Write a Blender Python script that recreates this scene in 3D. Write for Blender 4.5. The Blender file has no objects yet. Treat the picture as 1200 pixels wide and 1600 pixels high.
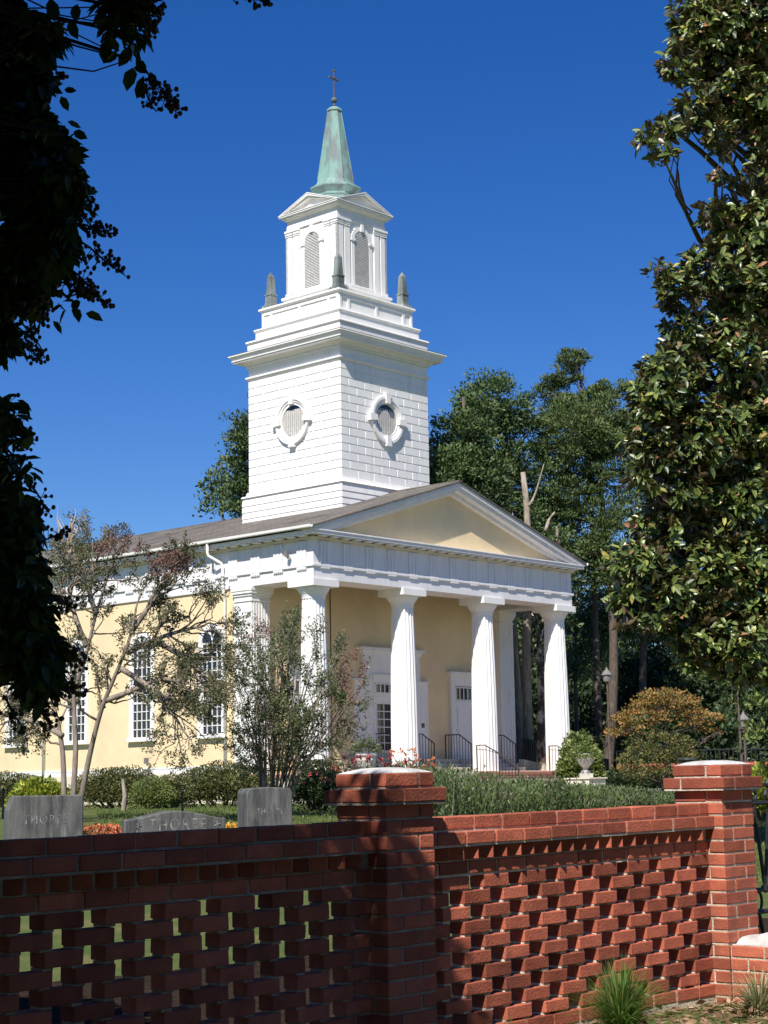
import bpy, bmesh, math, random
import numpy as np
from mathutils import Vector, Matrix
random.seed(7)
RNG = np.random.default_rng(11)
R = math.radians
sc = bpy.context.scene

# ------------------------------------------------------------------ camera
EYE = 1.16
PITCH, ROLL, FPX = 0.1582, 0.0178, 2694.6
cp_, sp_, cr_, sr_ = math.cos(PITCH), math.sin(PITCH), math.cos(ROLL), math.sin(ROLL)
R0, U0, F0 = Vector((1, 0, 0)), Vector((0, -sp_, cp_)), Vector((0, cp_, sp_))
CR = R0 * cr_ - U0 * sr_
CU = U0 * cr_ + R0 * sr_
cam = bpy.data.cameras.new('camera')
cam.sensor_fit = 'VERTICAL'; cam.sensor_height = 24.0; cam.lens = 24.0 * FPX / 1600
cam.clip_start = 0.05; cam.clip_end = 3000
co = bpy.data.objects.new('camera', cam)
sc.collection.objects.link(co)
mw = Matrix.Identity(4)
for i in range(3):
    mw[i][0], mw[i][1], mw[i][2] = CR[i], CU[i], -F0[i]
mw[2][3] = EYE
co.matrix_world = mw
sc.camera = co

# ------------------------------------------------------------------ sky and sun
SUN = Vector((-0.412, -1.232, 1.53)).normalized()
w = bpy.data.worlds.new('World'); sc.world = w; w.use_nodes = True
nt = w.node_tree; nt.nodes.clear()
wo = nt.nodes.new('ShaderNodeOutputWorld'); bg = nt.nodes.new('ShaderNodeBackground')
sky = nt.nodes.new('ShaderNodeTexSky'); sky.sky_type = 'NISHITA'; sky.sun_disc = False
sky.sun_elevation = math.asin(SUN.z); sky.sun_rotation = math.atan2(SUN.x, SUN.y)
sky.air_density = 1.0; sky.dust_density = 0.25; sky.ozone_density = 6.0; sky.altitude = 300
hs = nt.nodes.new('ShaderNodeHueSaturation'); hs.inputs['Saturation'].default_value = 1.29; hs.inputs['Hue'].default_value = 0.515
nt.links.new(sky.outputs[0], hs.inputs['Color']); nt.links.new(hs.outputs[0], bg.inputs[0])
bg.inputs[1].default_value = 0.083
nt.links.new(bg.outputs[0], wo.inputs[0])
sl = bpy.data.lights.new('sun', 'SUN'); sl.energy = 4.9; sl.angle = R(0.53); sl.color = (1.0, 0.955, 0.88)
so = bpy.data.objects.new('sun', sl); sc.collection.objects.link(so)
so.rotation_euler = SUN.to_track_quat('Z', 'Y').to_euler(); so.location = (0, 0, 60)
sc.view_settings.view_transform = 'Standard'; sc.view_settings.look = 'None'
sc.view_settings.exposure = 0.48; sc.view_settings.gamma = 1.0
sc.render.film_transparent = False
sc.cycles.max_bounces = 7; sc.cycles.diffuse_bounces = 5; sc.cycles.transparent_max_bounces = 6

# ------------------------------------------------------------------ helpers
def ray(px, py):
    dx, dy = px - 600, py - 800
    x = (dx * cr_ - dy * sr_) / FPX; y = (dx * sr_ + dy * cr_) / FPX
    return np.array([x, cp_ + y * sp_, sp_ - y * cp_])
def at(px, py, Y):                      # a place in the world, Y metres ahead of the viewpoint
    r = ray(px, py); r = r * (Y / r[1]); return np.array([r[0], Y, r[2] + EYE])

def ground_z(x, y):
    q = -0.717 * x + 0.697 * (y - 7.7)
    t = min(max((q - 0.3) / 23.0, 0), 1)
    return 0.72 * t * t * (3 - 2 * t)

class MB:
    def __init__(s): s.v = []; s.f = []; s.m = []; s.n = 0
    def add(s, V, F, mat=0):
        s.v.extend([tuple(p) for p in V]); s.f.extend([tuple(i + s.n for i in f) for f in F])
        s.m.extend([mat] * len(F)); s.n += len(V)
    def box(s, x0, x1, y0, y1, z0, z1, mat=0):
        s.add([(x0, y0, z0), (x1, y0, z0), (x1, y1, z0), (x0, y1, z0), (x0, y0, z1), (x1, y0, z1), (x1, y1, z1), (x0, y1, z1)],
              [(0, 3, 2, 1), (4, 5, 6, 7), (0, 1, 5, 4), (1, 2, 6, 5), (2, 3, 7, 6), (3, 0, 4, 7)], mat)
    def frus(s, cx, cy, z0, z1, a0, b0, a1, b1, mat=0):
        s.add([(cx - a0, cy - b0, z0), (cx + a0, cy - b0, z0), (cx + a0, cy + b0, z0), (cx - a0, cy + b0, z0),
               (cx - a1, cy - b1, z1), (cx + a1, cy - b1, z1), (cx + a1, cy + b1, z1), (cx - a1, cy + b1, z1)],
              [(0, 3, 2, 1), (4, 5, 6, 7), (0, 1, 5, 4), (1, 2, 6, 5), (2, 3, 7, 6), (3, 0, 4, 7)], mat)
    def sq(s, c, z0, z1, h, h1=None, mat=0):
        h1 = h if h1 is None else h1
        s.frus(c[0], c[1], z0, z1, h, h, h1, h1, mat)
    def prism(s, poly, a0, a1, axis='y', mat=0):      # poly: list of (p, q); axis = extrusion axis
        n = len(poly)
        def P(p, q, a): return (p, a, q) if axis == 'y' else ((a, p, q) if axis == 'x' else (p, q, a))
        V = [P(p, q, a0) for p, q in poly] + [P(p, q, a1) for p, q in poly]
        F = [tuple(range(n)), tuple(range(2 * n - 1, n - 1, -1))] + [(i, i + n, (i + 1) % n + n, (i + 1) % n) for i in range(n)]
        s.add(V, F, mat)
    def tube(s, pts, rad, n=8, mat=0, cap=True):
        pts = [np.array(p, float) for p in pts]
        if not hasattr(rad, '__len__'): rad = [rad] * len(pts)
        V = []; F = []; up = None
        for i, p in enumerate(pts):
            t = pts[min(i + 1, len(pts) - 1)] - pts[max(i - 1, 0)]
            t = t / (np.linalg.norm(t) + 1e-9)
            if up is None:
                up = np.array([0, 0, 1.0]) if abs(t[2]) < 0.9 else np.array([1.0, 0, 0])
            a = np.cross(up, t); a /= np.linalg.norm(a) + 1e-9; b = np.cross(t, a); up = b
            for k in range(n):
                th = 2 * math.pi * k / n
                V.append(p + rad[i] * (math.cos(th) * a + math.sin(th) * b))
        for i in range(len(pts) - 1):
            for k in range(n):
                k2 = (k + 1) % n
                F.append((i * n + k, i * n + k2, (i + 1) * n + k2, (i + 1) * n + k))
        if cap: F.append(tuple(range(n - 1, -1, -1))); F.append(tuple(range((len(pts) - 1) * n, len(pts) * n)))
        s.add(V, F, mat)
    def lathe(s, prof, n=16, c=(0, 0), rot=0, mat=0, rf=None):
        V = []; F = []
        for (r, z) in prof:
            for k in range(n):
                th = rot + 2 * math.pi * k / n
                rr = r if rf is None else r + rf(k, z)
                V.append((c[0] + rr * math.cos(th), c[1] + rr * math.sin(th), z))
        for i in range(len(prof) - 1):
            for k in range(n):
                k2 = (k + 1) % n
                F.append((i * n + k, i * n + k2, (i + 1) * n + k2, (i + 1) * n + k))
        F.append(tuple(range(n - 1, -1, -1))); F.append(tuple(range((len(prof) - 1) * n, len(prof) * n)))
        s.add(V, F, mat)
    def build(s, name, mats, parent=None, smooth=False, bevel=0):
        me = bpy.data.meshes.new(name)
        me.from_pydata([tuple(map(float, p)) for p in s.v], [], s.f)
        return link(name, me, mats, parent, s.m, smooth, bevel)

def link(name, me, mats, parent=None, mi=None, smooth=False, bevel=0):
    if not isinstance(mats, (list, tuple)): mats = [mats]
    for m in mats: me.materials.append(m)
    if mi is not None and len(mats) > 1: me.polygons.foreach_set('material_index', mi)
    if smooth: me.polygons.foreach_set('use_smooth', [True] * len(me.polygons))
    me.update()
    o = bpy.data.objects.new(name, me); sc.collection.objects.link(o)
    if parent: o.parent = parent
    if bevel:
        b = o.modifiers.new('bevel', 'BEVEL'); b.width = bevel; b.segments = 1; b.limit_method = 'ANGLE'
    return o

def empty(name, loc=(0, 0, 0), rz=0):
    o = bpy.data.objects.new(name, None); sc.collection.objects.link(o); o.location = loc; o.rotation_euler = (0, 0, rz)
    o.empty_display_size = 0.3
    return o
def tag(o, label, cat, group=None):
    o['label'] = label; o['category'] = cat
    if group: o['group'] = group
    return o
def kind(o, k='structure'): o['kind'] = k; return o

# ------------------------------------------------------------------ materials
def mat(name, col, rough=0.7, **kw):
    m = bpy.data.materials.new(name); m.use_nodes = True; t = m.node_tree; b = t.nodes['Principled BSDF']
    b.inputs['Base Color'].default_value = (*col, 1); b.inputs['Roughness'].default_value = rough
    b.inputs['Specular IOR Level'].default_value = kw.get('spec', 0.4)
    b.inputs['Metallic'].default_value = kw.get('metal', 0)
    return m
def noise_mat(name, c1, c2, scale=3, rough=0.7, detail=6, lo=0.35, hi=0.65, bump=0, bscale=None, spec=0.3, stretch=(1, 1, 1), c3=None, s3=1.0, lo3=.5, hi3=.7, island=0, metal=0):
    m = mat(name, c1, rough, spec=spec, metal=metal); t = m.node_tree; N = t.nodes; L = t.links; b = N['Principled BSDF']
    tc = N.new('ShaderNodeTexCoord'); mp = N.new('ShaderNodeMapping'); mp.inputs['Scale'].default_value = stretch
    L.new(tc.outputs['Object'], mp.inputs[0])
    def ns(sc_, lo_, hi_, det=detail):
        n = N.new('ShaderNodeTexNoise'); n.inputs['Scale'].default_value = sc_; n.inputs['Detail'].default_value = det; n.inputs['Roughness'].default_value = .6
        L.new(mp.outputs[0], n.inputs['Vector'])
        r = N.new('ShaderNodeMapRange'); r.inputs[1].default_value = lo_; r.inputs[2].default_value = hi_; L.new(n.outputs[0], r.inputs[0])
        return n, r
    n, r = ns(scale, lo, hi)
    mx = N.new('ShaderNodeMix'); mx.data_type = 'RGBA'; mx.inputs[6].default_value = (*c1, 1); mx.inputs[7].default_value = (*c2, 1)
    L.new(r.outputs[0], mx.inputs[0]); out = mx.outputs[2]
    if c3:
        n3, r3 = ns(s3, lo3, hi3)
        m3 = N.new('ShaderNodeMix'); m3.data_type = 'RGBA'; m3.inputs[7].default_value = (*c3, 1)
        L.new(out, m3.inputs[6]); L.new(r3.outputs[0], m3.inputs[0]); out = m3.outputs[2]
    if island:
        g = N.new('ShaderNodeNewGeometry'); h = N.new('ShaderNodeHueSaturation')
        rr = N.new('ShaderNodeMapRange'); rr.inputs[3].default_value = 1 - island; rr.inputs[4].default_value = 1 + island
        L.new(g.outputs['Random Per Island'], rr.inputs[0]); L.new(rr.outputs[0], h.inputs['Value']); L.new(out, h.inputs['Color']); out = h.outputs[0]
    L.new(out, b.inputs['Base Color'])
    if bump:
        nb = N.new('ShaderNodeTexNoise'); nb.inputs['Scale'].default_value = bscale or scale * 6; nb.inputs['Detail'].default_value = 5
        L.new(mp.outputs[0], nb.inputs['Vector'])
        bp = N.new('ShaderNodeBump'); bp.inputs['Strength'].default_value = bump; bp.inputs['Distance'].default_value = 0.02
        L.new(nb.outputs[0], bp.inputs['Height']); L.new(bp.outputs[0], b.inputs['Normal'])
    return m

def leaf_mat(name, cols, rough=0.5, back=None, trans=0.25, spec=0.4, nscale=1.2, accents=()):
    """cols: list of (pos, rgb) along a random-per-leaf ramp; back: underside colour."""
    m = bpy.data.materials.new(name); m.use_nodes = True; t = m.node_tree; N = t.nodes; L = t.links
    b = N['Principled BSDF']; out = N['Material Output']
    g = N.new('ShaderNodeNewGeometry'); rp = N.new('ShaderNodeValToRGB'); rp.color_ramp.interpolation = 'LINEAR'
    while len(rp.color_ramp.elements) < len(cols): rp.color_ramp.elements.new(0.5)
    for e, (p, c) in zip(rp.color_ramp.elements, cols): e.position = p; e.color = (*c, 1)
    L.new(g.outputs['Random Per Island'], rp.inputs[0]); col = rp.outputs[0]
    tc = N.new('ShaderNodeTexCoord'); n = N.new('ShaderNodeTexNoise'); n.inputs['Scale'].default_value = nscale; n.inputs['Detail'].default_value = 3
    L.new(tc.outputs['Object'], n.inputs['Vector'])
    r = N.new('ShaderNodeMapRange'); r.inputs[1].default_value = .3; r.inputs[2].default_value = .7; r.inputs[3].default_value = .72; r.inputs[4].default_value = 1.3
    L.new(n.outputs[0], r.inputs[0]); h = N.new('ShaderNodeHueSaturation'); L.new(r.outputs[0], h.inputs['Value']); L.new(col, h.inputs['Color']); col = h.outputs[0]
    if back:
        mx = N.new('ShaderNodeMix'); mx.data_type = 'RGBA'; mx.inputs[7].default_value = (*back, 1)
        L.new(g.outputs['Backfacing'], mx.inputs[0]); L.new(col, mx.inputs[6]); col = mx.outputs[2]
    L.new(col, b.inputs['Base Color']); b.inputs['Roughness'].default_value = rough; b.inputs['Specular IOR Level'].default_value = spec
    if trans:
        tr = N.new('ShaderNodeBsdfTranslucent'); L.new(col, tr.inputs[0]); ms = N.new('ShaderNodeMixShader'); ms.inputs[0].default_value = trans
        L.new(b.outputs[0], ms.inputs[1]); L.new(tr.outputs[0], ms.inputs[2]); L.new(ms.outputs[0], out.inputs[0])
    return m

M = {}
M['white'] = noise_mat('white_paint', (.82, .80, .765), (.77, .75, .72), 1.2, .6, bump=.12, bscale=14, stretch=(1.6, 1.6, .35), c3=(.60, .57, .51), s3=2.6, lo3=.56, hi3=.85)
M['entab'] = noise_mat('weathered_white_paint', (.78, .755, .75), (.69, .67, .675), 1.5, .6, stretch=(3, 3, .5), c3=(.50, .50, .50), s3=3, lo3=.6, hi3=.85, bump=.08, bscale=10)
M['tan_edge'] = noise_mat('stained_soffit', (.62, .52, .38), (.7, .64, .52), 2, .7)
M['yellow'] = noise_mat('yellow_stucco', (.80, .635, .39), (.75, .585, .35), .9, .9, bump=.4, bscale=40, c3=(.66, .52, .34), s3=.6, lo3=.48, hi3=.75)
M['cream'] = noise_mat('cream_masonry', (.72, .66, .50), (.62, .56, .42), 1.4, .8, bump=.2, bscale=20)
M['copper'] = noise_mat('verdigris_copper', (.16, .29, .25), (.22, .36, .31), 1.6, .7, c3=(.16, .19, .19), s3=1.9, lo3=.47, hi3=.60, stretch=(1.6, 1.6, .55), spec=.5)
M['obcopper'] = noise_mat('aged_copper', (.25, .29, .27), (.10, .11, .105), 1.6, .7, stretch=(1, 1, .35), lo=.4, hi=.6)
M['flash'] = noise_mat('dark_flashing', (.07, .065, .055), (.13, .12, .10), 8, .9)
M['whitelouvre'] = noise_mat('louvre_back', (.60, .58, .55), (.52, .50, .48), 5, .8)
M['iron'] = noise_mat('black_iron', (.012, .012, .013), (.03, .028, .026), 12, .45, spec=.5)
M['rust'] = noise_mat('dark_metal', (.10, .075, .06), (.16, .11, .08), 8, .5)
M['glass'] = mat('dark_glass', (.012, .014, .017), .06, spec=.8)
M['screen'] = noise_mat('grey_screen', (.60, .59, .57), (.64, .58, .52), 5, .6, island=.08)
M['louvre'] = noise_mat('white_louvre', (.74, .73, .69), (.6, .58, .56), 6, .6)
M['concrete'] = noise_mat('concrete', (.55, .52, .46), (.42, .40, .36), 3, .85, bump=.3, bscale=30)
M['mortarcap'] = noise_mat('mortar_wash', (.62, .61, .58), (.40, .38, .36), 9, .85, bump=.5, bscale=60)
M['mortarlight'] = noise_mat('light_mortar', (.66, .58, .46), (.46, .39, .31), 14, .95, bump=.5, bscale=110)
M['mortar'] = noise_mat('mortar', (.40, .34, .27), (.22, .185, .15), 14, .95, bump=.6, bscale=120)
M['brick'] = noise_mat('red_brick', (.43, .125, .073), (.31, .088, .055), 9, .9, bump=.28, bscale=90, c3=(.17, .065, .048), s3=3, lo3=.54, hi3=.8, island=.34, spec=.12)
M['brickstep'] = noise_mat('brick_paving', (.36, .17, .12), (.28, .13, .09), 6, .85)
M['paving'] = noise_mat('porch_paving', (.62, .45, .32), (.54, .38, .27), 3, .8)
M['greymetal'] = noise_mat('grey_metal', (.22, .21, .2), (.14, .13, .12), 8, .5)
M['granite'] = noise_mat('stained_granite', (.15, .148, .138), (.05, .051, .05), 3.2, .85, stretch=(2.5, 2.5, .45), c3=(.24, .24, .215), s3=2.6, lo3=.55, hi3=.8, bump=.3, bscale=50)
M['letter'] = noise_mat('pale_letter', (.12, .12, .115), (.30, .30, .285), 11, .9, lo=.48, hi=.62)
M['bark'] = noise_mat('pine_bark', (.13, .085, .06), (.055, .04, .032), 5, .95, stretch=(2, 2, .6), bump=.8, bscale=14)
M['palebark'] = noise_mat('smooth_bark', (.40, .34, .27), (.20, .155, .12), 5, .8, stretch=(3, 3, .5), bump=.3, bscale=20)
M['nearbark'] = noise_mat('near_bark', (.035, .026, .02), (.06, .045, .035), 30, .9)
M['midbark'] = noise_mat('grey_tan_bark', (.30, .25, .20), (.13, .10, .08), 5, .85, stretch=(3, 3, .5), bump=.3, bscale=20)
M['barkmot'] = noise_mat('mottled_bark', (.50, .42, .32), (.07, .05, .04), 1.6, .9, stretch=(1.5, 1.5, .7), lo=.46, hi=.54)
M['barebark'] = noise_mat('bare_bark', (.50, .40, .30), (.34, .26, .19), 3, .85)
M['darkbark'] = noise_mat('dark_bark', (.075, .055, .042), (.14, .11, .085), 8, .9, stretch=(2, 2, .5), bump=.4)
M['mulch'] = noise_mat('pine_straw_mulch', (.19, .115, .075), (.34, .23, .15), 26, .95, bump=1.0, bscale=60, c3=(.09, .055, .04), s3=11, lo3=.5, hi3=.65)
M['drive'] = noise_mat('worn_concrete', (.26, .235, .20), (.32, .29, .25), 3, .9, bump=.3)
M['shadeground'] = noise_mat('painted_ground_shade', (.022, .016, .012), (.045, .032, .024), 20, .95, spec=.0, bump=.8, bscale=50)  # near-black ground colour that carries the shade behind the wall
M['path'] = noise_mat('tan_path', (.60, .50, .38), (.48, .41, .32), 2, .9, bump=.2)

def grass_mat():
    m = noise_mat('lawn_grass', (.075, .115, .028), (.12, .135, .045), 3.5, .95, bump=1, bscale=90, c3=(.20, .17, .07), s3=.7, lo3=.52, hi3=.75, spec=.1)
    return m
M['grass'] = grass_mat()
def shingle_mat():
    m = noise_mat('grey_shingles', (.15, .13, .112), (.205, .185, .16), 1.5, .9, c3=(.10, .09, .082), s3=.8, spec=.15)
    t = m.node_tree; N = t.nodes; L = t.links; b = N['Principled BSDF']
    tc = N.new('ShaderNodeTexCoord'); mp = N.new('ShaderNodeMapping'); mp.inputs['Rotation'].default_value = (0, 0, R(90)); L.new(tc.outputs['Object'], mp.inputs[0])
    br = N.new('ShaderNodeTexBrick'); br.inputs['Scale'].default_value = 1; br.inputs['Brick Width'].default_value = .3; br.inputs['Row Height'].default_value = .14
    br.inputs['Mortar Size'].default_value = .012; br.inputs['Color1'].default_value = (1, 1, 1, 1); br.inputs['Color2'].default_value = (.72, .72, .72, 1); br.inputs['Mortar'].default_value = (.4, .4, .4, 1)
    L.new(mp.outputs[0], br.inputs['Vector'])
    old = b.inputs['Base Color'].links[0].from_socket
    mx = N.new('ShaderNodeMix'); mx.data_type = 'RGBA'; mx.blend_type = 'MULTIPLY'; mx.inputs[0].default_value = .8
    L.new(old, mx.inputs[6]); L.new(br.outputs[0], mx.inputs[7]); L.new(mx.outputs[2], b.inputs['Base Color'])
    return m
M['roof'] = shingle_mat()

# ================================================================== GROUND
def ground():
    m = MB(); xs = np.concatenate([np.linspace(-400, -30, 12), np.linspace(-26, 26, 66), np.linspace(30, 400, 12)])
    ys = np.concatenate([np.linspace(-60, -6, 6), np.linspace(-4, 60, 90), np.linspace(66, 900, 16)])
    V = [(x, y, ground_z(x, y) + (0.012 * math.sin(x * 1.7 + y * .6) + .01 * math.sin(y * 2.1 - x) if y > 10 else 0)) for y in ys for x in xs]
    n = len(xs); F = [(j * n + i, j * n + i + 1, (j + 1) * n + i + 1, (j + 1) * n + i) for j in range(len(ys) - 1) for i in range(n - 1)]
    m.add(V, F); o = m.build('ground', M['grass'], smooth=True); kind(o)
ground()

TH = 0.8357
# ================================================================== CHURCH
ch = empty('church', (-2.278, 54.408, 1.653), TH)
tag(ch, 'white and yellow church with columned portico and tall copper tipped steeple', 'church')
P = 13.87; C = 6.935; LEN = 33.0; V0 = 3.02; HW = 2.387; TC = (C, V0 + HW)
GZ = -0.94                      # ground below the portico floor

# --- nave and facade walls
m = MB()
m.prism([(.06, GZ), (P - .06, GZ), (P - .06, 6.5), (.06, 6.5)], 3.05, LEN)
w_ = m.build('wall', M['yellow'], ch)
m = MB()
m.box(.025, P - .025, 3.72, LEN + .03, .09, .29); m.box(.015, P - .015, 3.74, LEN + .04, .245, .30)
m.build('water_table', M['white'], ch)
m = MB(); m.box(.0, P, 3.73, LEN + .05, GZ, .09); m.build('plinth', M['cream'], ch)

# --- entablature
m = MB()
m.box(0, P, 0, 1.0, 6.1, 6.5); m.box(0, 1.0, 1.0, 3.05, 6.1, 6.5); m.box(P - 1.0, P, 1.0, 3.05, 6.1, 6.5)
m.box(0, .6, 3.05, LEN + .06, 6.1, 6.5); m.box(P - .6, P, 3.05, LEN + .06, 6.1, 6.5)
m.box(.004, P - .004, .004, LEN + .05, 6.5, 7.5)
m.box(-.055, P + .055, -.055, LEN + .08, 6.5, 6.58)
m.build('entablature', M['entab'], ch, bevel=.006)
def triglyph(m, x, y, ax):
    hw = .21
    for k in (-1, 0, 1):
        a0 = k * .15 - .055; a1 = k * .15 + .055
        if ax == 'u': m.box(x + a0, x + a1, -.05, .0, 6.58, 7.30)
        elif ax == 'l': m.box(-.05, .0, y + a0, y + a1, 6.58, 7.30)
        else: m.box(P, P + .05, y + a0, y + a1, 6.58, 7.30)
    if ax == 'u': m.box(x - hw, x + hw, -.03, .001, 6.58, 7.34); m.box(x - hw, x + hw, -.052, -.001, 6.45, 6.498)
    elif ax == 'l': m.box(-.03, .001, y - hw, y + hw, 6.58, 7.34); m.box(-.052, -.001, y - hw, y + hw, 6.43, 6.498)
    else: m.box(P - .001, P + .03, y - hw, y + hw, 6.58, 7.34); m.box(P + .001, P + .052, y - hw, y + hw, 6.43, 6.498)
    for k in range(5):          # guttae
        a = (k - 2) * .085
        if ax == 'l': m.box(-.05, -.004, y + a - .022, y + a + .022, 6.395, 6.43)
for k in range(-6, 7):
    m = MB(); triglyph(m, C + k * 1.0725, 0, 'u'); m.build('triglyph', M['entab'], ch)
for ax in 'lr':
    for k in range(0, 29):
        m = MB(); triglyph(m, 0, .5 + k * 1.0725, ax); m.build('triglyph', M['entab'], ch)
m = MB()
m.box(-.10, P + .10, -.10, LEN + .1, 7.36, 7.44)
m.build('bed_moulding', M['tan_edge'], ch)
m = MB()
k = .1
while k < LEN:
    for (a, b) in ((-.33, -.10), (P + .10, P + .33)): m.box(a, b, k, k + .28, 7.442, 7.497)
    k += .536
for j in range(26): m.box(.1 + j * .536, .38 + j * .536, -.33, -.10, 7.442, 7.497)
m.box(-.36, P + .36, -.36, LEN + .3, 7.5, 7.62)
m.box(-.37, P + .37, -.39, .1, 7.60, 7.645)
m.build('cornice', M['entab'], ch, bevel=.006)
# --- raking cornice, tympanum, roof
E0 = .39; SL = (10.01 - 7.75) / (C + E0)
def zt(u): return 7.75 + (min(u, P - u) + E0) * SL
def chev(a, b, e, v0, v1, mb, zf=7.646, mat=0):
    def lft(off):       # leftmost point of the line zt-off above zf
        u = -e
        if zt(u) - off < zf: u = (zf + off - 7.75) / SL - E0
        return u
    ua, ub = lft(a), lft(b)
    pts = [(ua, max(zt(ua) - a, zf)), (C, zt(C) - a), (P - ua, max(zt(ua) - a, zf)), (P - ub, max(zt(ub) - b, zf)), (C, zt(C) - b), (ub, max(zt(ub) - b, zf))]
    # remove duplicates when the end closes to a point; split in two prisms (convex)
    L_ = [pts[0], pts[1], pts[4], pts[5]]; R_ = [pts[1], pts[2], pts[3], pts[4]]
    if ua == -e and ub > -e: L_ = [pts[0], pts[1], pts[4], pts[5], (-e, zf)]; R_ = [pts[1], pts[2], (P + e, zf), pts[3], pts[4]]
    mb.prism(L_, v0, v1, mat=mat); mb.prism(R_, v0, v1, mat=mat)
m = MB()
chev(.06, .20, .385, -.385, .3, m); chev(.20, .33, .33, -.31, .3, m); chev(.33, .45, .2, -.06, .3, m)
m.build('raking_cornice', M['entab'], ch, bevel=.005)
m = MB(); u0 = (7.62 + .40 - 7.75) / SL - E0
m.prism([(u0, 7.62), (P - u0, 7.62), (C, zt(C) - .40)], .10, .28); m.build('tympanum', M['yellow'], ch)
m = MB()
for sgn in (0, 1):
    def X(u): return u if sgn == 0 else P - u
    pts = [(X(-.43), zt(-.43) - .06), (X(-.43), zt(-.43)), (X(C), zt(C)), (X(C), zt(C) - .06)]
    m.prism(pts, -.43, LEN + .4)
m.box(C - .1, C + .1, -.44, LEN + .41, zt(C) - .05, zt(C) + .025)
m.prism([(.5, 7.5), (P - .5, 7.5), (C, zt(C) - .5)], LEN - .1, LEN + .02)
m.build('roof', M['roof'], ch)
# gutters and downspouts
m = MB()
for s_, x0 in ((-1, -.42), (1, P + .42)):
    g = [(x0, 7.735), (x0 + s_ * .03, 7.66), (x0 + s_ * .09, 7.64), (x0 + s_ * .125, 7.67), (x0 + s_ * .135, 7.75), (x0 + s_ * .11, 7.75), (x0 + s_ * .1, 7.69), (x0 + s_ * .04, 7.68), (x0 + s_ * .02, 7.735)]
    m.prism(g, -.42, LEN + .4)
m.build('gutter', M['white'], ch)
for v in (4.2, 14.0, 25.0):
    m = MB(); m.tube([(-.46, v + .3, 7.68), (-.46, v + .3, 7.33), (-.44, v + .28, 7.24), (-.13, v - .02, 6.98), (-.11, v - .06, 6.9), (-.11, v - .06, 6.4), (-.06, v - .06, 6.0), (-.02, v - .06, 5.8), (-.02, v - .06, -.7)], .05, 10)
    m.tube([(-.11, v - .06, 6.62), (-.11, v - .06, 6.5)], .062, 10)
    m.build('downspout', M['white'], ch, smooth=True)

# --- portico floor, steps, cheek walls
m = MB()
m.box(-.12, P + .12, -.12, 3.05, GZ, -.16, 1); m.box(-.2, P + .2, -.2, 3.05, -.16, -.05, 0); m.box(-.15, P + .15, -.15, 3.05, -.05, 0, 2)
m.build('portico_floor', [M['brickstep'], M['cream'], M['paving']], ch, bevel=.01)
m = MB()
for k in range(5):
    z = -.186 * (k + 1); v = -.2 - .34 * (k + 1)
    m.box(5.2, 13.15, v, -.2 - .34 * k + (0 if k == 0 else 0), GZ, z - .05, 1); m.box(5.2, 13.15, v - .02, -.2 - .34 * k, z - .05, z, 0)
m.build('steps', [M['brickstep'], M['cream']], ch, bevel=.01)
for (a, b) in ((13.17, 13.75), (4.6, 5.18)):
    m = MB(); m.box(a, b, -2.25, -.22, GZ, -.16); m.box(a - .04, b + .04, -2.3, -.21, -.16, -.06)
    m.build('cheek_wall', M['cream'], ch, bevel=.01)
m = MB(); m.box(13.75, 15.2, -1.9, -1.5, GZ, -.22); m.box(13.75, 15.25, -1.95, -1.45, -.22, -.14); m.build('cheek_wall', M['cream'], ch, bevel=.02)
# inner landing along the facade
m = MB(); m.box(4.3, 13.0, 2.1, 3.05, 0, .30); m.box(4.3, 13.0, 2.35, 3.05, .30, .47); m.box(4.3, 13.0, 1.78, 2.1, 0, .16)
m.build('landing', M['concrete'], ch, bevel=.01)

# --- columns
def column(u):
    m = MB()
    n = 120
    def flute(k, z):
        if z > 5.50: return 0
        f = (k % 6) / 6.0
        return -0.028 * math.sin(math.pi * f)
    prof = [(.465, 0), (.463, .6), (.457, 1.6), (.445, 2.6), (.428, 3.6), (.402, 4.6), (.375, 5.44), (.374, 5.49)]
    m.lathe(prof, n, rf=flute)
    o = m.build('column', M['white'], ch); o.location = (u, .5, 0)
    e = MB(); e.lathe([(.374, 5.49), (.385, 5.52), (.385, 5.56), (.40, 5.60), (.40, 5.62), (.45, 5.70), (.52, 5.80), (.545, 5.86), (.54, 5.88)], 40)
    e.box(-.585, .585, -.585, .585, 5.88, 6.098)
    c = e.build('capital', M['white'], o); return o
for k in range(4): column(.5 + k * (P - 1.0) / 3)
def anta(u0_):
    m = MB(); m.box(u0_, u0_ + .83, 2.86, 3.70, 0 - .9, 5.62)
    for (a, z0, z1) in ((.03, 5.62, 5.68), (.0, 5.68, 5.80), (.04, 5.80, 5.88), (.08, 5.88, 5.97), (.10, 5.97, 6.097)):
        m.box(u0_ - a, u0_ + .83 + a, 2.86 - a, 3.70 + a * .6, z0, z1)
    for k in range(6):      # shallow flutes on the front
        m.box(u0_ + .07 + k * .12, u0_ + .145 + k * .12, 2.84, 2.862, .1, 5.58)
    m.build('anta', M['white'], ch, bevel=.006)
anta(-.002); anta(P - .828)

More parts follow.
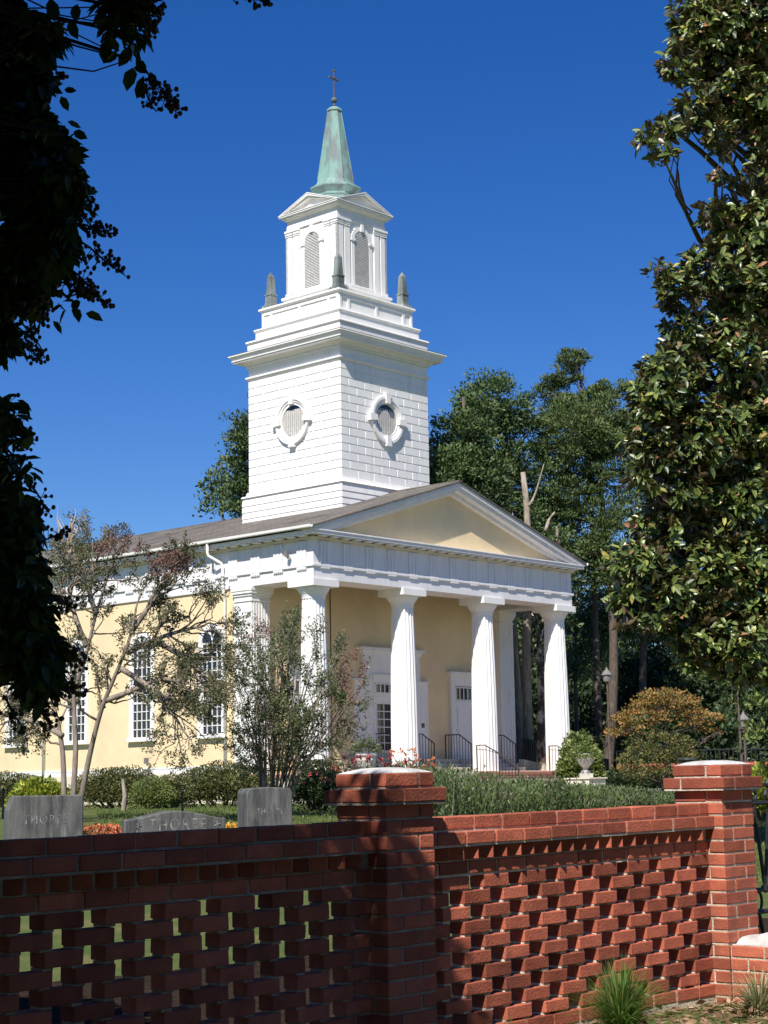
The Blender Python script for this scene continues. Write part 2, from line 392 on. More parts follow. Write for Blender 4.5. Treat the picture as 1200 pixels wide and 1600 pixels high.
# --- entrance surrounds and doors
m = MB()
f0 = 3.05
def fb(u0_, u1_, z0, z1, d): m.box(u0_, u1_, f0 - d, f0 + .001 * (len(m.f) % 7), z0, z1)
fb(5.00, 5.92, .47, 3.20, .10); fb(7.98, 8.87, .47, 3.20, .10)          # side wings
fb(4.95, 5.92, 3.20, 3.27, .16); fb(7.98, 8.92, 3.20, 3.27, .16)
fb(5.42, 5.9201, 3.27, 4.16, .12); fb(7.9799, 8.44, 3.27, 4.16, .12); fb(5.92, 7.98, 3.14, 4.16, .12)
fb(5.36, 8.50, 4.16, 4.26, .16); fb(5.28, 8.58, 4.26, 4.38, .24)
fb(5.82, 8.08, 3.40, 3.45, .19); fb(5.9, 8.0, 3.14, 3.40, .15)
fb(5.92, 6.0, .47, 3.14, .13); fb(7.9, 7.98, .47, 3.14, .13); fb(6.0, 7.9, 2.66, 2.80, .12); fb(6.0, 7.9, 2.52, 2.66, .10)
m.build('entrance_surround', M['white'], ch, bevel=.006)
def glazed_leaf(u0_, u1_, z0, z1, cols, rows, y=2.97, kick=.3):
    m = MB(); m.box(u0_, u1_, y, y + .05, z0, z1, 0)
    o = m.build('door_leaf', M['white'], ch)
    g = MB(); st = .11; gz0 = z0 + kick; gz1 = z1 - .1
    g.box(u0_ + st, u1_ - st, y - .004, y + .001, gz0, gz1); g.build('glass', M['glass'], o)
    b = MB(); cw = (u1_ - u0_ - 2 * st) / cols; rh = (gz1 - gz0) / rows
    for c in range(cols + 1): b.box(u0_ + st + c * cw - .016, u0_ + st + c * cw + .016, y - .02, y - .004, gz0, gz1)
    for r_ in range(rows + 1): b.box(u0_ + st - .016, u1_ - st + .016, y - .018, y - .003, gz0 + r_ * rh - .016, gz0 + r_ * rh + .016)
    b.build('glazing_bars', M['white'], o)
    if kick > .2:
        k = MB(); k.box(u0_ + .06, u1_ - .06, y - .006, y - .001, z0 + .03, z0 + .22); k.build('kick_plate', M['tan_edge'], o)
    return o
glazed_leaf(6.0, 6.95, .47, 2.52, 2, 6); d2 = glazed_leaf(6.952, 7.9, .47, 2.52, 2, 6)
hb = MB(); hb.box(7.0, 7.07, 2.90, 2.95, 1.25, 1.75); hb.build('push_plate', M['rust'], d2)
def transom(u0_, u1_, z0, z1, n, y=2.93):
    m = MB(); m.box(u0_, u1_, y, y + .03, z0, z1); o = m.build('transom_window', M['glass'], ch)
    b = MB()
    for k in range(n + 1):
        x = u0_ + (u1_ - u0_) * k / n; b.box(x - .02, x + .02, y - .02, y - .001, z0, z1)
    b.box(u0_, u1_, y - .021, y - .002, z0 - .03, z0 + .01); b.box(u0_, u1_, y - .021, y - .002, z1 - .01, z1 + .03)
    b.build('glazing_bars', M['white'], o)
transom(6.02, 7.88, 2.80, 3.10, 8, y=2.92)
for cu in (11.13, 2.74):
    m = MB()
    def fb(u0_, u1_, z0, z1, d): m.box(u0_, u1_, f0 - d, f0 + .001 * (len(m.f) % 7), z0, z1)
    a, b_ = cu - .95, cu + .95
    fb(a, a + .24, .47, 3.5, .11); fb(b_ - .24, b_, .47, 3.5, .11); fb(a + .24, b_ - .24, 3.16, 3.5, .11); fb(a - .08, b_ + .08, 3.5, 3.6, .18); fb(a - .14, b_ + .14, 3.6, 3.68, .25)
    fb(a + .24, b_ - .24, 2.45, 2.62, .09)
    m.build('door_surround', M['white'], ch, bevel=.006)
    transom(a + .27, b_ - .27, 2.66, 3.1, 6, y=2.96)
    m = MB(); m.box(a + .26, b_ - .26, 2.99, 3.04, .47, 2.45)
    for (z0, z1) in ((.6, 1.2), (1.32, 1.55), (1.67, 2.32)):
        for (x0, x1) in ((a + .36, cu - .16), (cu - .04 + .0, cu + .04), (cu + .16, b_ - .36)):
            if x1 - x0 > .1: m.frus((x0 + x1) / 2, 2.98, z0, z1, (x1 - x0) / 2, .012, (x1 - x0) / 2, .012)
    o = m.build('side_door', M['white'], ch, bevel=.006)
    h = MB()
    for z in (.75, 1.5, 2.2): h.box(a + .245, a + .275, 2.965, 2.99, z, z + .12)
    h.build('hinges', M['iron'], o)
m = MB(); m.box(8.47, 8.63, 2.935, 2.95, 1.6, 1.76); m.build('plaque', M['rust'], ch)
m = MB(); m.tube([(3.9, 3.03, .4), (3.9, 3.03, 6.4)], .018, 6); m.build('cable', M['rust'], ch)

# --- side windows with arched heads
def side_window(vc, u=.06, s=-1):
    m = MB()                      # casing
    hw, ow, zs, zb = .50, .66, 4.36, 1.32
    def X(d): return u + s * d
    xa, xb = sorted((X(-.02), X(.07)))
    m.box(xa, xb, vc - ow, vc - hw, zb, zs); m.box(xa, xb, vc + hw, vc + ow, zb, zs)
    n = 18
    for k in range(n):
        t0, t1 = math.pi * k / n, math.pi * (k + 1) / n
        pts = [(vc + hw * math.cos(t0), zs + hw * math.sin(t0)), (vc + ow * math.cos(t0), zs + ow * math.sin(t0)), (vc + ow * math.cos(t1), zs + ow * math.sin(t1)), (vc + hw * math.cos(t1), zs + hw * math.sin(t1))]
        m.prism(pts, xa, xb, axis='x')
    o = m.build('window', M['white'], ch)
    sm = MB(); xa, xb = sorted((X(-.02), X(.15))); sm.box(xa, xb, vc - ow - .05, vc + ow + .05, 1.2, 1.32); sm.build('sill', M['white'], o, bevel=.008)
    g = MB(); xa, xb = sorted((X(-.01), X(.012)))
    pts = [(vc + hw, zb), (vc + hw, zs)] + [(vc + hw * math.cos(math.pi * k / n), zs + hw * math.sin(math.pi * k / n)) for k in range(1, n)] + [(vc - hw, zs), (vc - hw, zb)]
    g.prism(pts, xa, xb, axis='x'); g.build('glass', M['glass'], o)
    b = MB(); xa, xb = sorted((X(.013), X(.045)))
    for k in (-2, -1, 0, 1, 2):
        wd = .035 if abs(k) == 2 else .014
        c = vc + k * .25 * (.97 if abs(k) == 2 else 1); b.box(xa, xb, c - wd, c + wd, zb, zs)
    z = zb; i = 0
    while z < zs + .01:
        t = .035 if i in (0, 4, 5) else .014
        if i in (5,): t = .04
        b.box(xa - .004 * s * 0, xb, vc - hw, vc + hw, z - t, z + t); z += .304; i += 1
    b.box(xa, xb, vc - hw, vc + hw, zs - .03, zs + .03)
    for sg in (-1, 1):            # intersecting tracery in the head
        for (cx, r) in ((vc + sg * .5, .5), (vc + sg * .5, 1.0), (vc + sg * .25, .75), (vc + sg * .75, .75)):
            prev = None
            for k in range(13):
                th = math.pi * k / 24
                p = (cx - sg * r * math.cos(th), zs + r * math.sin(th))
                if (p[0] - vc) ** 2 + (p[1] - zs) ** 2 > hw * hw * 1.0: prev = None; continue
                if prev: b.tube([(X(.03), prev[0], prev[1]), (X(.03), p[0], p[1])], .014, 4)
                prev = p
    b.build('glazing_bars', M['white'], o)
for k in range(8): side_window(4.81 + k * 3.62)

# --- tower
m = MB()
m.sq(TC, 8.3, 10.13, 2.54); m.sq(TC, 10.13, 10.20, 2.60, 2.56); m.sq(TC, 10.20, 10.36, 2.46, 2.43)
m.build('tower_base', M['white'], ch, bevel=.01)
m = MB()
z = 8.42
while z < 10.05:                 # clapboards of the base
    m.frus(TC[0], TC[1], z, z + .225, 2.565, 2.565, 2.545, 2.545); z += .235
m.build('clapboards', M['white'], ch)
m = MB(); m.sq(TC, 10.36, 15.1, HW - .022)
m.build('tower_shaft', M['white'], ch)
m = MB(); CH = (14.58 - 10.37) / 14; BL = .84
def block(face, a0, a1, z0, z1):
    t = .012; g = .014; d0, d1 = HW - .023, HW
    V = []
    for (aa, bb, cc, dd, e) in ((a0 + g, a1 - g, z0 + g, z1 - g, d0), (a0 + g + t, a1 - g - t, z0 + g + t, z1 - g - t, d1)):
        for (a, zz) in ((aa, cc), (bb, cc), (bb, dd), (aa, dd)):
            if face == 0: V.append((TC[0] + a, TC[1] - e, zz))
            elif face == 1: V.append((TC[0] + e, TC[1] + a, zz))
            elif face == 2: V.append((TC[0] - a, TC[1] + e, zz))
            else: V.append((TC[0] - e, TC[1] - a, zz))
    m.add(V, [(4, 5, 6, 7), (0, 1, 5, 4), (1, 2, 6, 5), (2, 3, 7, 6), (3, 0, 4, 7)])
for face in range(4):
    for r_ in range(14):
        z0 = 10.37 + r_ * CH; a = -HW; first = .42 if r_ % 2 else .84
        while a < HW - .05:
            b_ = min(a + (first if a == -HW else BL), HW)
            if HW - b_ < .2: b_ = HW
            zc = z0 + CH / 2 - 12.72
            # leave the round window openings free
            if not (a < .8 and b_ > -.8 and abs(zc) < .9 and min(abs(a), abs(b_), 0 if a < 0 < b_ else 9) ** 2 + max(abs(zc) - .15, 0) ** 2 < .62 ** 2):
                block(face, a, b_, z0, z0 + CH)
            else:
                # keep the part of the block outside the ring
                half = math.sqrt(max(.72 ** 2 - max(abs(zc) - .15, 0) ** 2, 0))
                if a < -half - .08: block(face, a, min(b_, -half), z0, z0 + CH)
                if b_ > half + .08: block(face, max(a, half), b_, z0, z0 + CH)
            a = b_
m.build('rusticated_blocks', M['white'], ch)
m = MB()
m.sq(TC, 14.60, 14.66, HW + .02, HW + .06); m.sq(TC, 14.66, 14.73, HW + .07)
m.sq(TC, 15.08, 15.16, HW + .06); m.sq(TC, 15.16, 15.26, HW + .10, HW + .2); m.sq(TC, 15.26, 15.32, HW + .40); m.sq(TC, 15.32, 15.36, HW + .44); m.sq(TC, 15.36, 15.50, HW + .41, HW + .49); m.sq(TC, 15.50, 15.545, HW + .53)
m.build('tower_cornice', M['white'], ch, bevel=.006)
m = MB(); m.sq(TC, 15.546, 15.575, HW + .515); m.sq(TC, 15.575, 15.61, HW + .51, HW + .03); m.build('cornice_flashing', M['flash'], ch)
m = MB()
m.sq(TC, 15.56, 15.98, 2.40); m.sq(TC, 15.98, 16.03, 2.42, 2.45); m.sq(TC, 16.03, 16.10, 2.46, 2.44)
m.sq(TC, 16.10, 16.46, 2.18); m.sq(TC, 16.46, 16.51, 2.20, 2.23); m.sq(TC, 16.51, 16.57, 2.24, 2.22)
m.sq(TC, 16.57, 17.22, 1.99); m.sq(TC, 17.22, 17.29, 2.02, 2.09); m.sq(TC, 17.29, 17.37, 2.11, 2.10)
m.sq(TC, 17.37, 17.70, 1.44); m.sq(TC, 17.70, 17.80, 1.49)
m.build('stepped_stage', M['white'], ch, bevel=.008)
m = MB()                          # raised panel frames on the top step
def facebox(mb, face, a0, a1, z0, z1, e0, e1, mat=0):
    if face == 0: mb.box(TC[0] + a0, TC[0] + a1, TC[1] - e1, TC[1] - e0, z0, z1, mat)
    elif face == 1: mb.box(TC[0] + e0, TC[0] + e1, TC[1] + a0, TC[1] + a1, z0, z1, mat)
    elif face == 2: mb.box(TC[0] - a1, TC[0] - a0, TC[1] + e0, TC[1] + e1, z0, z1, mat)
    else: mb.box(TC[0] - e1, TC[0] - e0, TC[1] - a1, TC[1] - a0, z0, z1, mat)
for face in range(4):
    for (a, b_) in ((-1.99, -1.88), (-1.56, -1.44), (-.05, .05), (1.44, 1.56), (1.88, 1.99)): facebox(m, face, a, b_, 16.7, 17.1, 1.985, 2.03)
    facebox(m, face, -1.99, 1.99, 17.1, 17.22, 1.986, 2.029); facebox(m, face, -1.99, 1.99, 16.572, 16.7, 1.986, 2.029)
m.build('panel_frames', M['white'], ch)
# oval windows on the tower
def oculus(face):
    e = HW; zc = 12.72; n = 40
    def Pt(r, th, d):
        a = r * math.sin(th) * .985; z_ = zc + r * math.cos(th) * 1.02
        if face == 0: return (TC[0] + a, TC[1] - e - d, z_)
        if face == 1: return (TC[0] + e + d, TC[1] + a, z_)
        if face == 2: return (TC[0] - a, TC[1] + e + d, z_)
        return (TC[0] - e - d, TC[1] - a, z_)
    prof = [(.57, -.10), (.57, .03), (.66, .03), (.68, .07), (.74, .07), (.76, .11), (.86, .11), (.88, -.02)]
    m = MB(); V = []; F = []
    for k in range(n):
        th = 2 * math.pi * k / n
        for (r, d) in prof: V.append(Pt(r, th, d))
    q = len(prof)
    for k in range(n):
        k2 = (k + 1) % n
        for j in range(q - 1): F.append((k * q + j, k2 * q + j, k2 * q + j + 1, k * q + j + 1))
    m.add(V, F)
    for th in (0, math.pi / 2, math.pi, 3 * math.pi / 2):
        c0, c1 = .60, .98
        t = .15
        V = []
        for d in (-.02, .16):
            for (r, w_) in ((c0, .10), (c1, .14)):
                for s_ in (-1, 1):
                    a = r * math.sin(th) + s_ * w_ * math.cos(th); z_ = zc + r * math.cos(th) - s_ * w_ * math.sin(th)
                    if face == 0: V.append((TC[0] + a, TC[1] - e - d, z_))
                    elif face == 1: V.append((TC[0] + e + d, TC[1] + a, z_))
                    elif face == 2: V.append((TC[0] - a, TC[1] + e + d, z_))
                    else: V.append((TC[0] - e - d, TC[1] - a, z_))
        m.add(V, [(0, 1, 3, 2), (4, 6, 7, 5), (0, 4, 5, 1), (2, 3, 7, 6), (0, 2, 6, 4), (1, 5, 7, 3)])
    o = m.build('round_window', M['white'], ch)
    g = MB(); g.add([Pt(.575, 2 * math.pi * k / n, -.018) for k in range(n)], [tuple(range(n))])
    g.build('glass', M['glass'], o)
    s = MB(); z_ = zc - .54
    rr = random.Random(face)
    while z_ < zc + (.40 if face == 3 else .30):
        h = math.sqrt(max(.56 ** 2 - (z_ - zc) ** 2, .0001)) * .985
        a = -h
        facebox(s, face, -h, h, z_, z_ + .026, e - .012, e - .004)
        z_ += .042
    for k in range(-5, 6):
        h = math.sqrt(max(.56 ** 2 - (k * .1) ** 2, 0)); facebox(s, face, k * .098 - .014, k * .098 + .014, zc - h, min(zc + h, zc + .42), e - .0125, e - .0035)
    s.build('screen', M['screen'], o)
for face in range(4): oculus(face)
# belfry
BH = 1.28
m = MB(); m.sq(TC, 17.8, 20.42, BH); m.sq(TC, 20.42, 20.60, BH + .05); m.sq(TC, 20.60, 20.80, BH + .03); m.sq(TC, 20.80, 20.87, BH + .09, BH + .16)
m.sq(TC, 20.87, 20.93, BH + .20); m.sq(TC, 20.93, 20.985, BH + .26)
m.build('belfry', M['white'], ch, bevel=.006)
m = MB()
for face in range(4):
    for sg in (-1, 1):
        for (a, b_) in ((1.03, 1.35), (.67, .95)):
            a0, a1 = sorted((sg * a, sg * b_))
            d = 1.35 if a > 1 else 1.345
            if a > 1: a0, a1 = (a0, a1)
            facebox(m, face, a0, a1, 17.802, 20.2, BH - .02, d)
            facebox(m, face, a0 - .02 * (sg < 0 or a < 1), a1 + .02 * (sg > 0 or a < 1), 17.803, 17.95, BH - .02, d + .025)
            facebox(m, face, a0 - .015, a1 + .015, 20.16, 20.2, BH - .02, d + .02)
            facebox(m, face, a0 - .02, a1 + .02, 20.23, 20.33, BH - .02, d + .025)
            facebox(m, face, a0 - .04, a1 + .04, 20.33, 20.415, BH - .02, d + .05)
m.build('pilasters', M['white'], ch)
def louvre(face):
    z0, zs, hw, ow = 17.97, 19.72, .40, .56; n = 16
    def Q(a, z_, d):
        e = BH + d
        return {0: (TC[0] + a, TC[1] - e, z_), 1: (TC[0] + e, TC[1] + a, z_), 2: (TC[0] - a, TC[1] + e, z_), 3: (TC[0] - e, TC[1] - a, z_)}[face]
    m = MB()
    for k in range(n):
        t0, t1 = math.pi * k / n, math.pi * (k + 1) / n
        V = [Q(r * math.cos(t), zs + r * math.sin(t), d) for d in (-.02, .05) for (r, t) in ((hw, t0), (ow, t0), (ow, t1), (hw, t1))]
        m.add(V, [(0, 1, 2, 3), (4, 7, 6, 5), (0, 4, 5, 1), (1, 5, 6, 2), (2, 6, 7, 3), (3, 7, 4, 0)])
    for sg in (-1, 1):
        a0, a1 = sorted((sg * hw, sg * ow)); facebox(m, face, a0, a1, z0, zs, BH - .02, BH + .05)
        a0, a1 = sorted((sg * (hw - .02), sg * (ow + .05))); facebox(m, face, a0, a1, zs - .06, zs + .03, BH - .02, BH + .09)
    facebox(m, face, -.07, .07, zs + .38, zs + .66, BH - .02, BH + .10); facebox(m, face, -.62, .62, z0 - .08, z0, BH - .02, BH + .08)
    o = m.build('louvre_opening', M['white'], ch)
    b = MB(); b.add([Q(hw, z0, .004), Q(hw, zs, .004)] + [Q(hw * math.cos(math.pi * k / n), zs + hw * math.sin(math.pi * k / n), .004) for k in range(1, n)] + [Q(-hw, zs, .004), Q(-hw, z0, .004)], [tuple(range(n + 3))])
    b.build('back_board', M['whitelouvre'], o)
    s = MB(); z_ = z0 + .01
    while z_ < zs + hw - .04:
        h = hw if z_ < zs else math.sqrt(max(hw * hw - (z_ + .04 - zs) ** 2, 0))
        if h > .03: s.add([Q(-h, z_, .045), Q(h, z_, .045), Q(h, z_ + .05, .006), Q(-h, z_ + .055, .006)], [(0, 1, 2, 3)])
        z_ += .060
    s.build('louvre_blades', M['louvre'], o)
for face in range(4): louvre(face)
m = MB(); HB = BH + .26; AP = 21.57; GS = (AP - 20.985) / HB     # cross gables
def gable(mb, ax, h, zl, a0, a1, mat=0):
    pts = [(-h, zl), (h, zl), (0, zl + h * GS)]
    c = TC[0] if ax == 'y' else TC[1]
    pts = [(p + c, q) for p, q in pts]
    o = TC[1] if ax == 'y' else TC[0]
    mb.prism(pts, o + a0, o + a1, axis=ax, mat=mat)
for ax in ('y', 'x'): gable(m, ax, HB - .16, 20.97, -BH - .04, BH + .04)
m.build('gable_body', M['white'], ch)
m = MB()
for ax in ('y', 'x'):
    c = TC[0] if ax == 'y' else TC[1]; o_ = TC[1] if ax == 'y' else TC[0]
    for sg in (-1, 1):
        for (e0, e1) in ((-HB, -BH - .02), (BH + .02, HB)):
            for (ta, tb, dd) in ((0, .075, 0), (.075, .15, .07)):
                A = [(sg * (HB - dd), 20.985 + dd * GS - ta), (0, AP - ta), (0, AP - tb), (sg * (HB - dd), 20.985 + dd * GS - tb)]
                A = [(p + c, max(q, 20.975)) for p, q in A]
                s0, s1 = (e0 + dd, e1) if e0 < 0 else (e0, e1 - dd)
                m.prism(A, o_ + s0, o_ + s1, axis=ax)
m.build('gable_cornices', M['white'], ch)
m = MB()
for ax in ('y', 'x'):
    c = TC[0] if ax == 'y' else TC[1]; o_ = TC[1] if ax == 'y' else TC[0]
    for sg in (-1, 1):
        A = [(sg * (HB + .02), 20.99), (0, AP + .005), (0, AP + .045), (sg * (HB + .02), 21.02)]
        m.prism([(p + c, q) for p, q in A], o_ - HB - .015, o_ + HB + .015, axis=ax)
m.build('gable_roof', M['white'], ch)
# spire
m = MB(); O8 = math.pi / 8
m.lathe([(.80, 21.45), (.82, 21.66), (.86, 21.70), (.86, 21.80), (1.04, 21.99), (1.04, 22.03), (.86, 22.14), (.78, 22.22), (.74, 22.34), (.73, 22.40), (.275, 25.20), (.315, 25.22), (.315, 25.27), (.20, 25.38), (.06, 25.44)], 8, TC, O8)
sp = m.build('spire', M['copper'], ch)
m = MB()
for k in range(8):
    th = O8 + k * math.pi / 4
    m.tube([(TC[0] + .735 * math.cos(th), TC[1] + .735 * math.sin(th), 22.38), (TC[0] + .278 * math.cos(th), TC[1] + .278 * math.sin(th), 25.2)], .016, 5)
m.build('ribs', M['copper'], sp)
m = MB(); m.tube([(TC[0], TC[1], 25.42), (TC[0], TC[1], 25.6)], [.07, .03], 10); m.lathe([(.01, 25.57), (.07, 25.6), (.108, 25.66), (.115, 25.70), (.10, 25.76), (.06, 25.80), (.01, 25.815)], 16, TC)
m.build('finial_ball', M['obcopper'], sp, smooth=True)
m = MB(); cx, cy = TC
m.tube([(cx, cy, 25.8), (cx, cy, 26.9)], .026, 8); m.tube([(cx - .21, cy, 26.58), (cx + .21, cy, 26.58)], .026, 8)
for (a, z_) in ((-.21, 26.58), (.21, 26.58), (0, 26.9)): m.sq((cx + a, cy), z_ - .04, z_ + .04, .04)
m.sq((cx, cy), 26.53, 26.63, .045)
m.build('cross', M['rust'], sp)
for (sx, sy) in ((-1, -1), (1, -1), (-1, 1), (1, 1)):
    m = MB(); c = (TC[0] + sx * 1.76, TC[1] + sy * 1.76)
    m.sq(c, 17.37, 17.50, .26, .24); m.sq(c, 17.50, 17.62, .18, .16); m.sq(c, 17.62, 17.90, .155); m.sq(c, 17.90, 17.95, .175); m.sq(c, 17.95, 18.62, .13, .10); m.sq(c, 18.62, 18.82, .105, .01)
    m.build('obelisk', M['obcopper'], ch)

# --- handrails
def handrail(u, pts_top, z_bot, posts, name='handrail', scroll=False):
    """pts_top: list of (v, z) of the top rail; balusters down to z_bot(v)"""
    m = MB()
    m.tube([(u, v, z) for v, z in pts_top], .02, 6)
    def top(v):
        for (a, b_) in zip(pts_top[:-1], pts_top[1:]):
            if min(a[0], b_[0]) - 1e-6 <= v <= max(a[0], b_[0]) + 1e-6:
                return a[1] + (b_[1] - a[1]) * (v - a[0]) / (b_[0] - a[0] + 1e-9)
        return pts_top[-1][1]
    v0_, v1_ = pts_top[0][0], pts_top[-1][0]; n = max(2, int(abs(v1_ - v0_) / .13))
    for k in range(n + 1):
        v = v0_ + (v1_ - v0_) * k / n
        thick = .017 if k in (0, n) else .008
        m.box(u - thick, u + thick, v - thick, v + thick, z_bot(v), top(v))
    if scroll:
        m.tube([(u, v0_ + (v1_ - v0_) * t, top(v0_) - .14 - .62 * t * t * 1.0) for t in np.linspace(0, .8, 12)], .011, 6)
    o = m.build(name, M['iron'], ch); return o
def zb(v): return 0 if v > -.2 else -.186 * math.ceil((-.2 - v) / .34 - 1e-6)
for u in (7.85, 12.0): handrail(u, [(-.1, .88), (-.45, .88), (-1.0, .62), (-1.9, .05)], lambda v: max(zb(v), GZ), None, scroll=True)
for u in (9.8, 12.4, 7.75, 6.0): handrail(u, [(2.95, 1.35), (2.3, 1.35), (1.75, 1.0)], lambda v: .47 if v > 2.35 else (.3 if v > 2.1 else .16 if v > 1.78 else 0), None)
# ramp on the far side with its dark railing
m = MB(); m.prism([(-.05, GZ), (-.05, .24), (6.0, GZ + .3), (6.0, GZ)], 2.5, 2.75, axis='y') ; 
o = m.build('ramp_wall', M['cream'], ch); o.location = (13.9, 0, .22)
m = MB()
for k in range(44): u = 13.95 + k * .13; z = .46 - (u - 13.9) * .146; m.box(u - .035, u + .035, 2.58, 2.63, z - .1, z + .80)
m.tube([(13.95, 2.6, 1.26), (19.6, 2.6, .44)], .03, 6)
m.build('ramp_railing', M['iron'], ch)
# eave floodlight and wall floodlight (each fixed to the church)
def floodlight(loc, label):
    m = MB(); m.tube([(0, 0, 0), (-.1, 0, 0)], .05, 8); m.tube([(-.1, 0, -.02), (-.1, 0, .06)], .015, 6)
    t = tag(m.build('floodlight', M['white']), label, 'floodlight')
    h = MB(); h.box(-.2, -.08, -.06, .06, .02, .22); h.build('lamp_head', M['greymetal'], t)
    t.location = loc_w(*loc); t.rotation_euler = (0, 0, TH); return t
def loc_w(u, v, z):
    c, s = math.cos(TH), math.sin(TH); return (-2.278 + u * c - v * s, 54.408 + u * s + v * c, 1.653 + z)
floodlight((-.03, 7.95, .42), 'dark floodlight fixed low on the yellow side wall')
floodlight((-.06, 1.0, 6.85), 'small floodlight fixed to the frieze near the front corner')

# ================================================================== BRICK WALL
TW = 0.80
dv = np.array([math.cos(TW), math.sin(TW), 0]); nv = np.array([math.sin(TW), -math.cos(TW), 0])
CO = .0678; BZ = .0573
def wall_xf(P_):
    s, o, z = P_; q = np.array([0, 7.7, 0]) + dv * s + nv * o; return (q[0], q[1], z + .011 * s)
class WB(MB):
    def brick(s, s0, s1, o0, o1, z0, z1, j=.0025, rot=True):
        r = random.uniform
        a = [r(-j, j) for _ in range(6)]
        V = []
        for zz, dz in ((z0 + a[4] * .5, 0), (z1 + a[5] * .5, 1)):
            for (x, y) in ((s0 + a[0], o0), (s1 + a[1], o0), (s1 + a[1], o1), (s0 + a[0], o1)):
                V.append((x + r(-j, j) * .5, y + (a[2] if y == o1 else a[3]) + r(-j, j) * .4, zz + r(-j, j) * .5))
        s.add(V, [(0, 3, 2, 1), (4, 5, 6, 7), (0, 1, 5, 4), (1, 2, 6, 5), (2, 3, 7, 6), (3, 0, 4, 7)])
def finish(mb, name, mats, parent=None, bevel=0):
    mb.v = [wall_xf(p) for p in mb.v]; return mb.build(name, mats, parent, bevel=bevel)
NC = 15
def zc(c): return (NC - c) * CO            # bottom of course c counted from the top (1..15)
def wall_section(sa, sb, label, mo='mortar'):
    B = WB(); Mo = WB(); root = empty('brick_wall', wall_xf(((sa + sb) / 2, 0, 0)))
    def run(c, o0, o1, bl=.203, off=0, mort=.006, mz=(0, 0)):
        z0 = zc(c); s = sa - off
        while s < sb:
            a0, a1 = max(s + .0047, sa), min(s + bl - .0047, sb)
            if a1 - a0 > .02: B.brick(a0, a1, o0, o1, z0 + .0105, z0 + CO)
            s += bl
        Mo.box(sa, sb, o0 + mort, o1 - mort, z0 + mz[0], z0 + CO - .003 + mz[1])
    run(1, -.105, .012, off=.04); run(2, -.135, .046, off=.13)
    z0 = zc(3); Mo.box(sa, sb, -.085, -.012, z0, z0 + CO - .002)   # dogtooth course
    s = sa + .01
    while s < sb - .08:
        for sg in (1, -1):
            y0 = -.012 if sg == 1 else -.078
            V = [(s, y0, z0 + .008), (s + .092, y0, z0 + .008), (s + .046 + .01, y0 + sg * .05, z0 + .008)]
            V += [(a, b, z0 + CO - .001) for a, b, _ in V]
            j = random.uniform(-.004, .004); V = [(a, b + j, c) for a, b, c in V]
            F = [(0, 1, 2), (5, 4, 3), (0, 3, 4, 1), (1, 4, 5, 2), (2, 5, 3, 0)]
            B.add(V, F)
        s += .1005
    run(4, -.092, .0, off=.07)
    pitch = .279; bl = .182
    for c in range(5, 15):
        z0 = zc(c); off = (c % 2) * pitch / 2; s = sa - off + .02
        while s < sb:
            a0, a1 = max(s, sa), min(s + bl, sb)
            if a1 - a0 > .03:
                B.brick(a0, a1, -.092, .0, z0 + .0105, z0 + CO, j=.0035)
                for (m0, m1) in ((a0, min(a0 + .052, a1)), (max(a1 - .052, a0), a1)):
                    if m1 - m0 > .01: Mo.box(m0 + .002 + random.uniform(-.003, .003), m1 - .002, -.082 , -.012 + random.uniform(-.004, .006), z0 - .0008 + random.uniform(0, .0006), z0 + .0112)
            s += pitch
    run(15, -.092, .003, off=.1, mz=(-.05, 0)); Mo.box(sa, sb, -.10, .01, -.3, -.052)
    finish(Mo, 'mortar', M[mo], None).parent = root
    finish(B, 'bricks', M['brick'], None, bevel=.0035).parent = root
    for c in root.children: c.matrix_parent_inverse = Matrix.Translation(-root.location)
    tag(root, label, 'wall', 'pierced brick wall panels'); return root
def pinwheel(B, Mo, x0, y0, w, z0, flip, t=.092, n_long=None):
    # four sides; each side: a stretcher and the end of the neighbour's brick
    L_ = w - t - .0095
    segs = []
    def put(a0, a1, b0, b1): B.brick(a0, a1, b0, b1, z0 + .0105, z0 + CO, j=.0015)
    if flip:
        put(x0, x0 + L_, y0 + w - t, y0 + w); put(x0 + w - t, x0 + w, y0 + w - L_, y0 + w); put(x0 + w - L_, x0 + w, y0, y0 + t); put(x0, x0 + t, y0, y0 + L_)
    else:
        put(x0 + w - L_, x0 + w, y0 + w - t, y0 + w); put(x0 + w - t, x0 + w, y0, y0 + L_); put(x0, x0 + L_, y0, y0 + t); put(x0, x0 + t, y0 + w - L_, y0 + w)
    Mo.box(x0 + .005, x0 + w - .005, y0 + .005, y0 + w - .005, z0, z0 + CO - .0035)
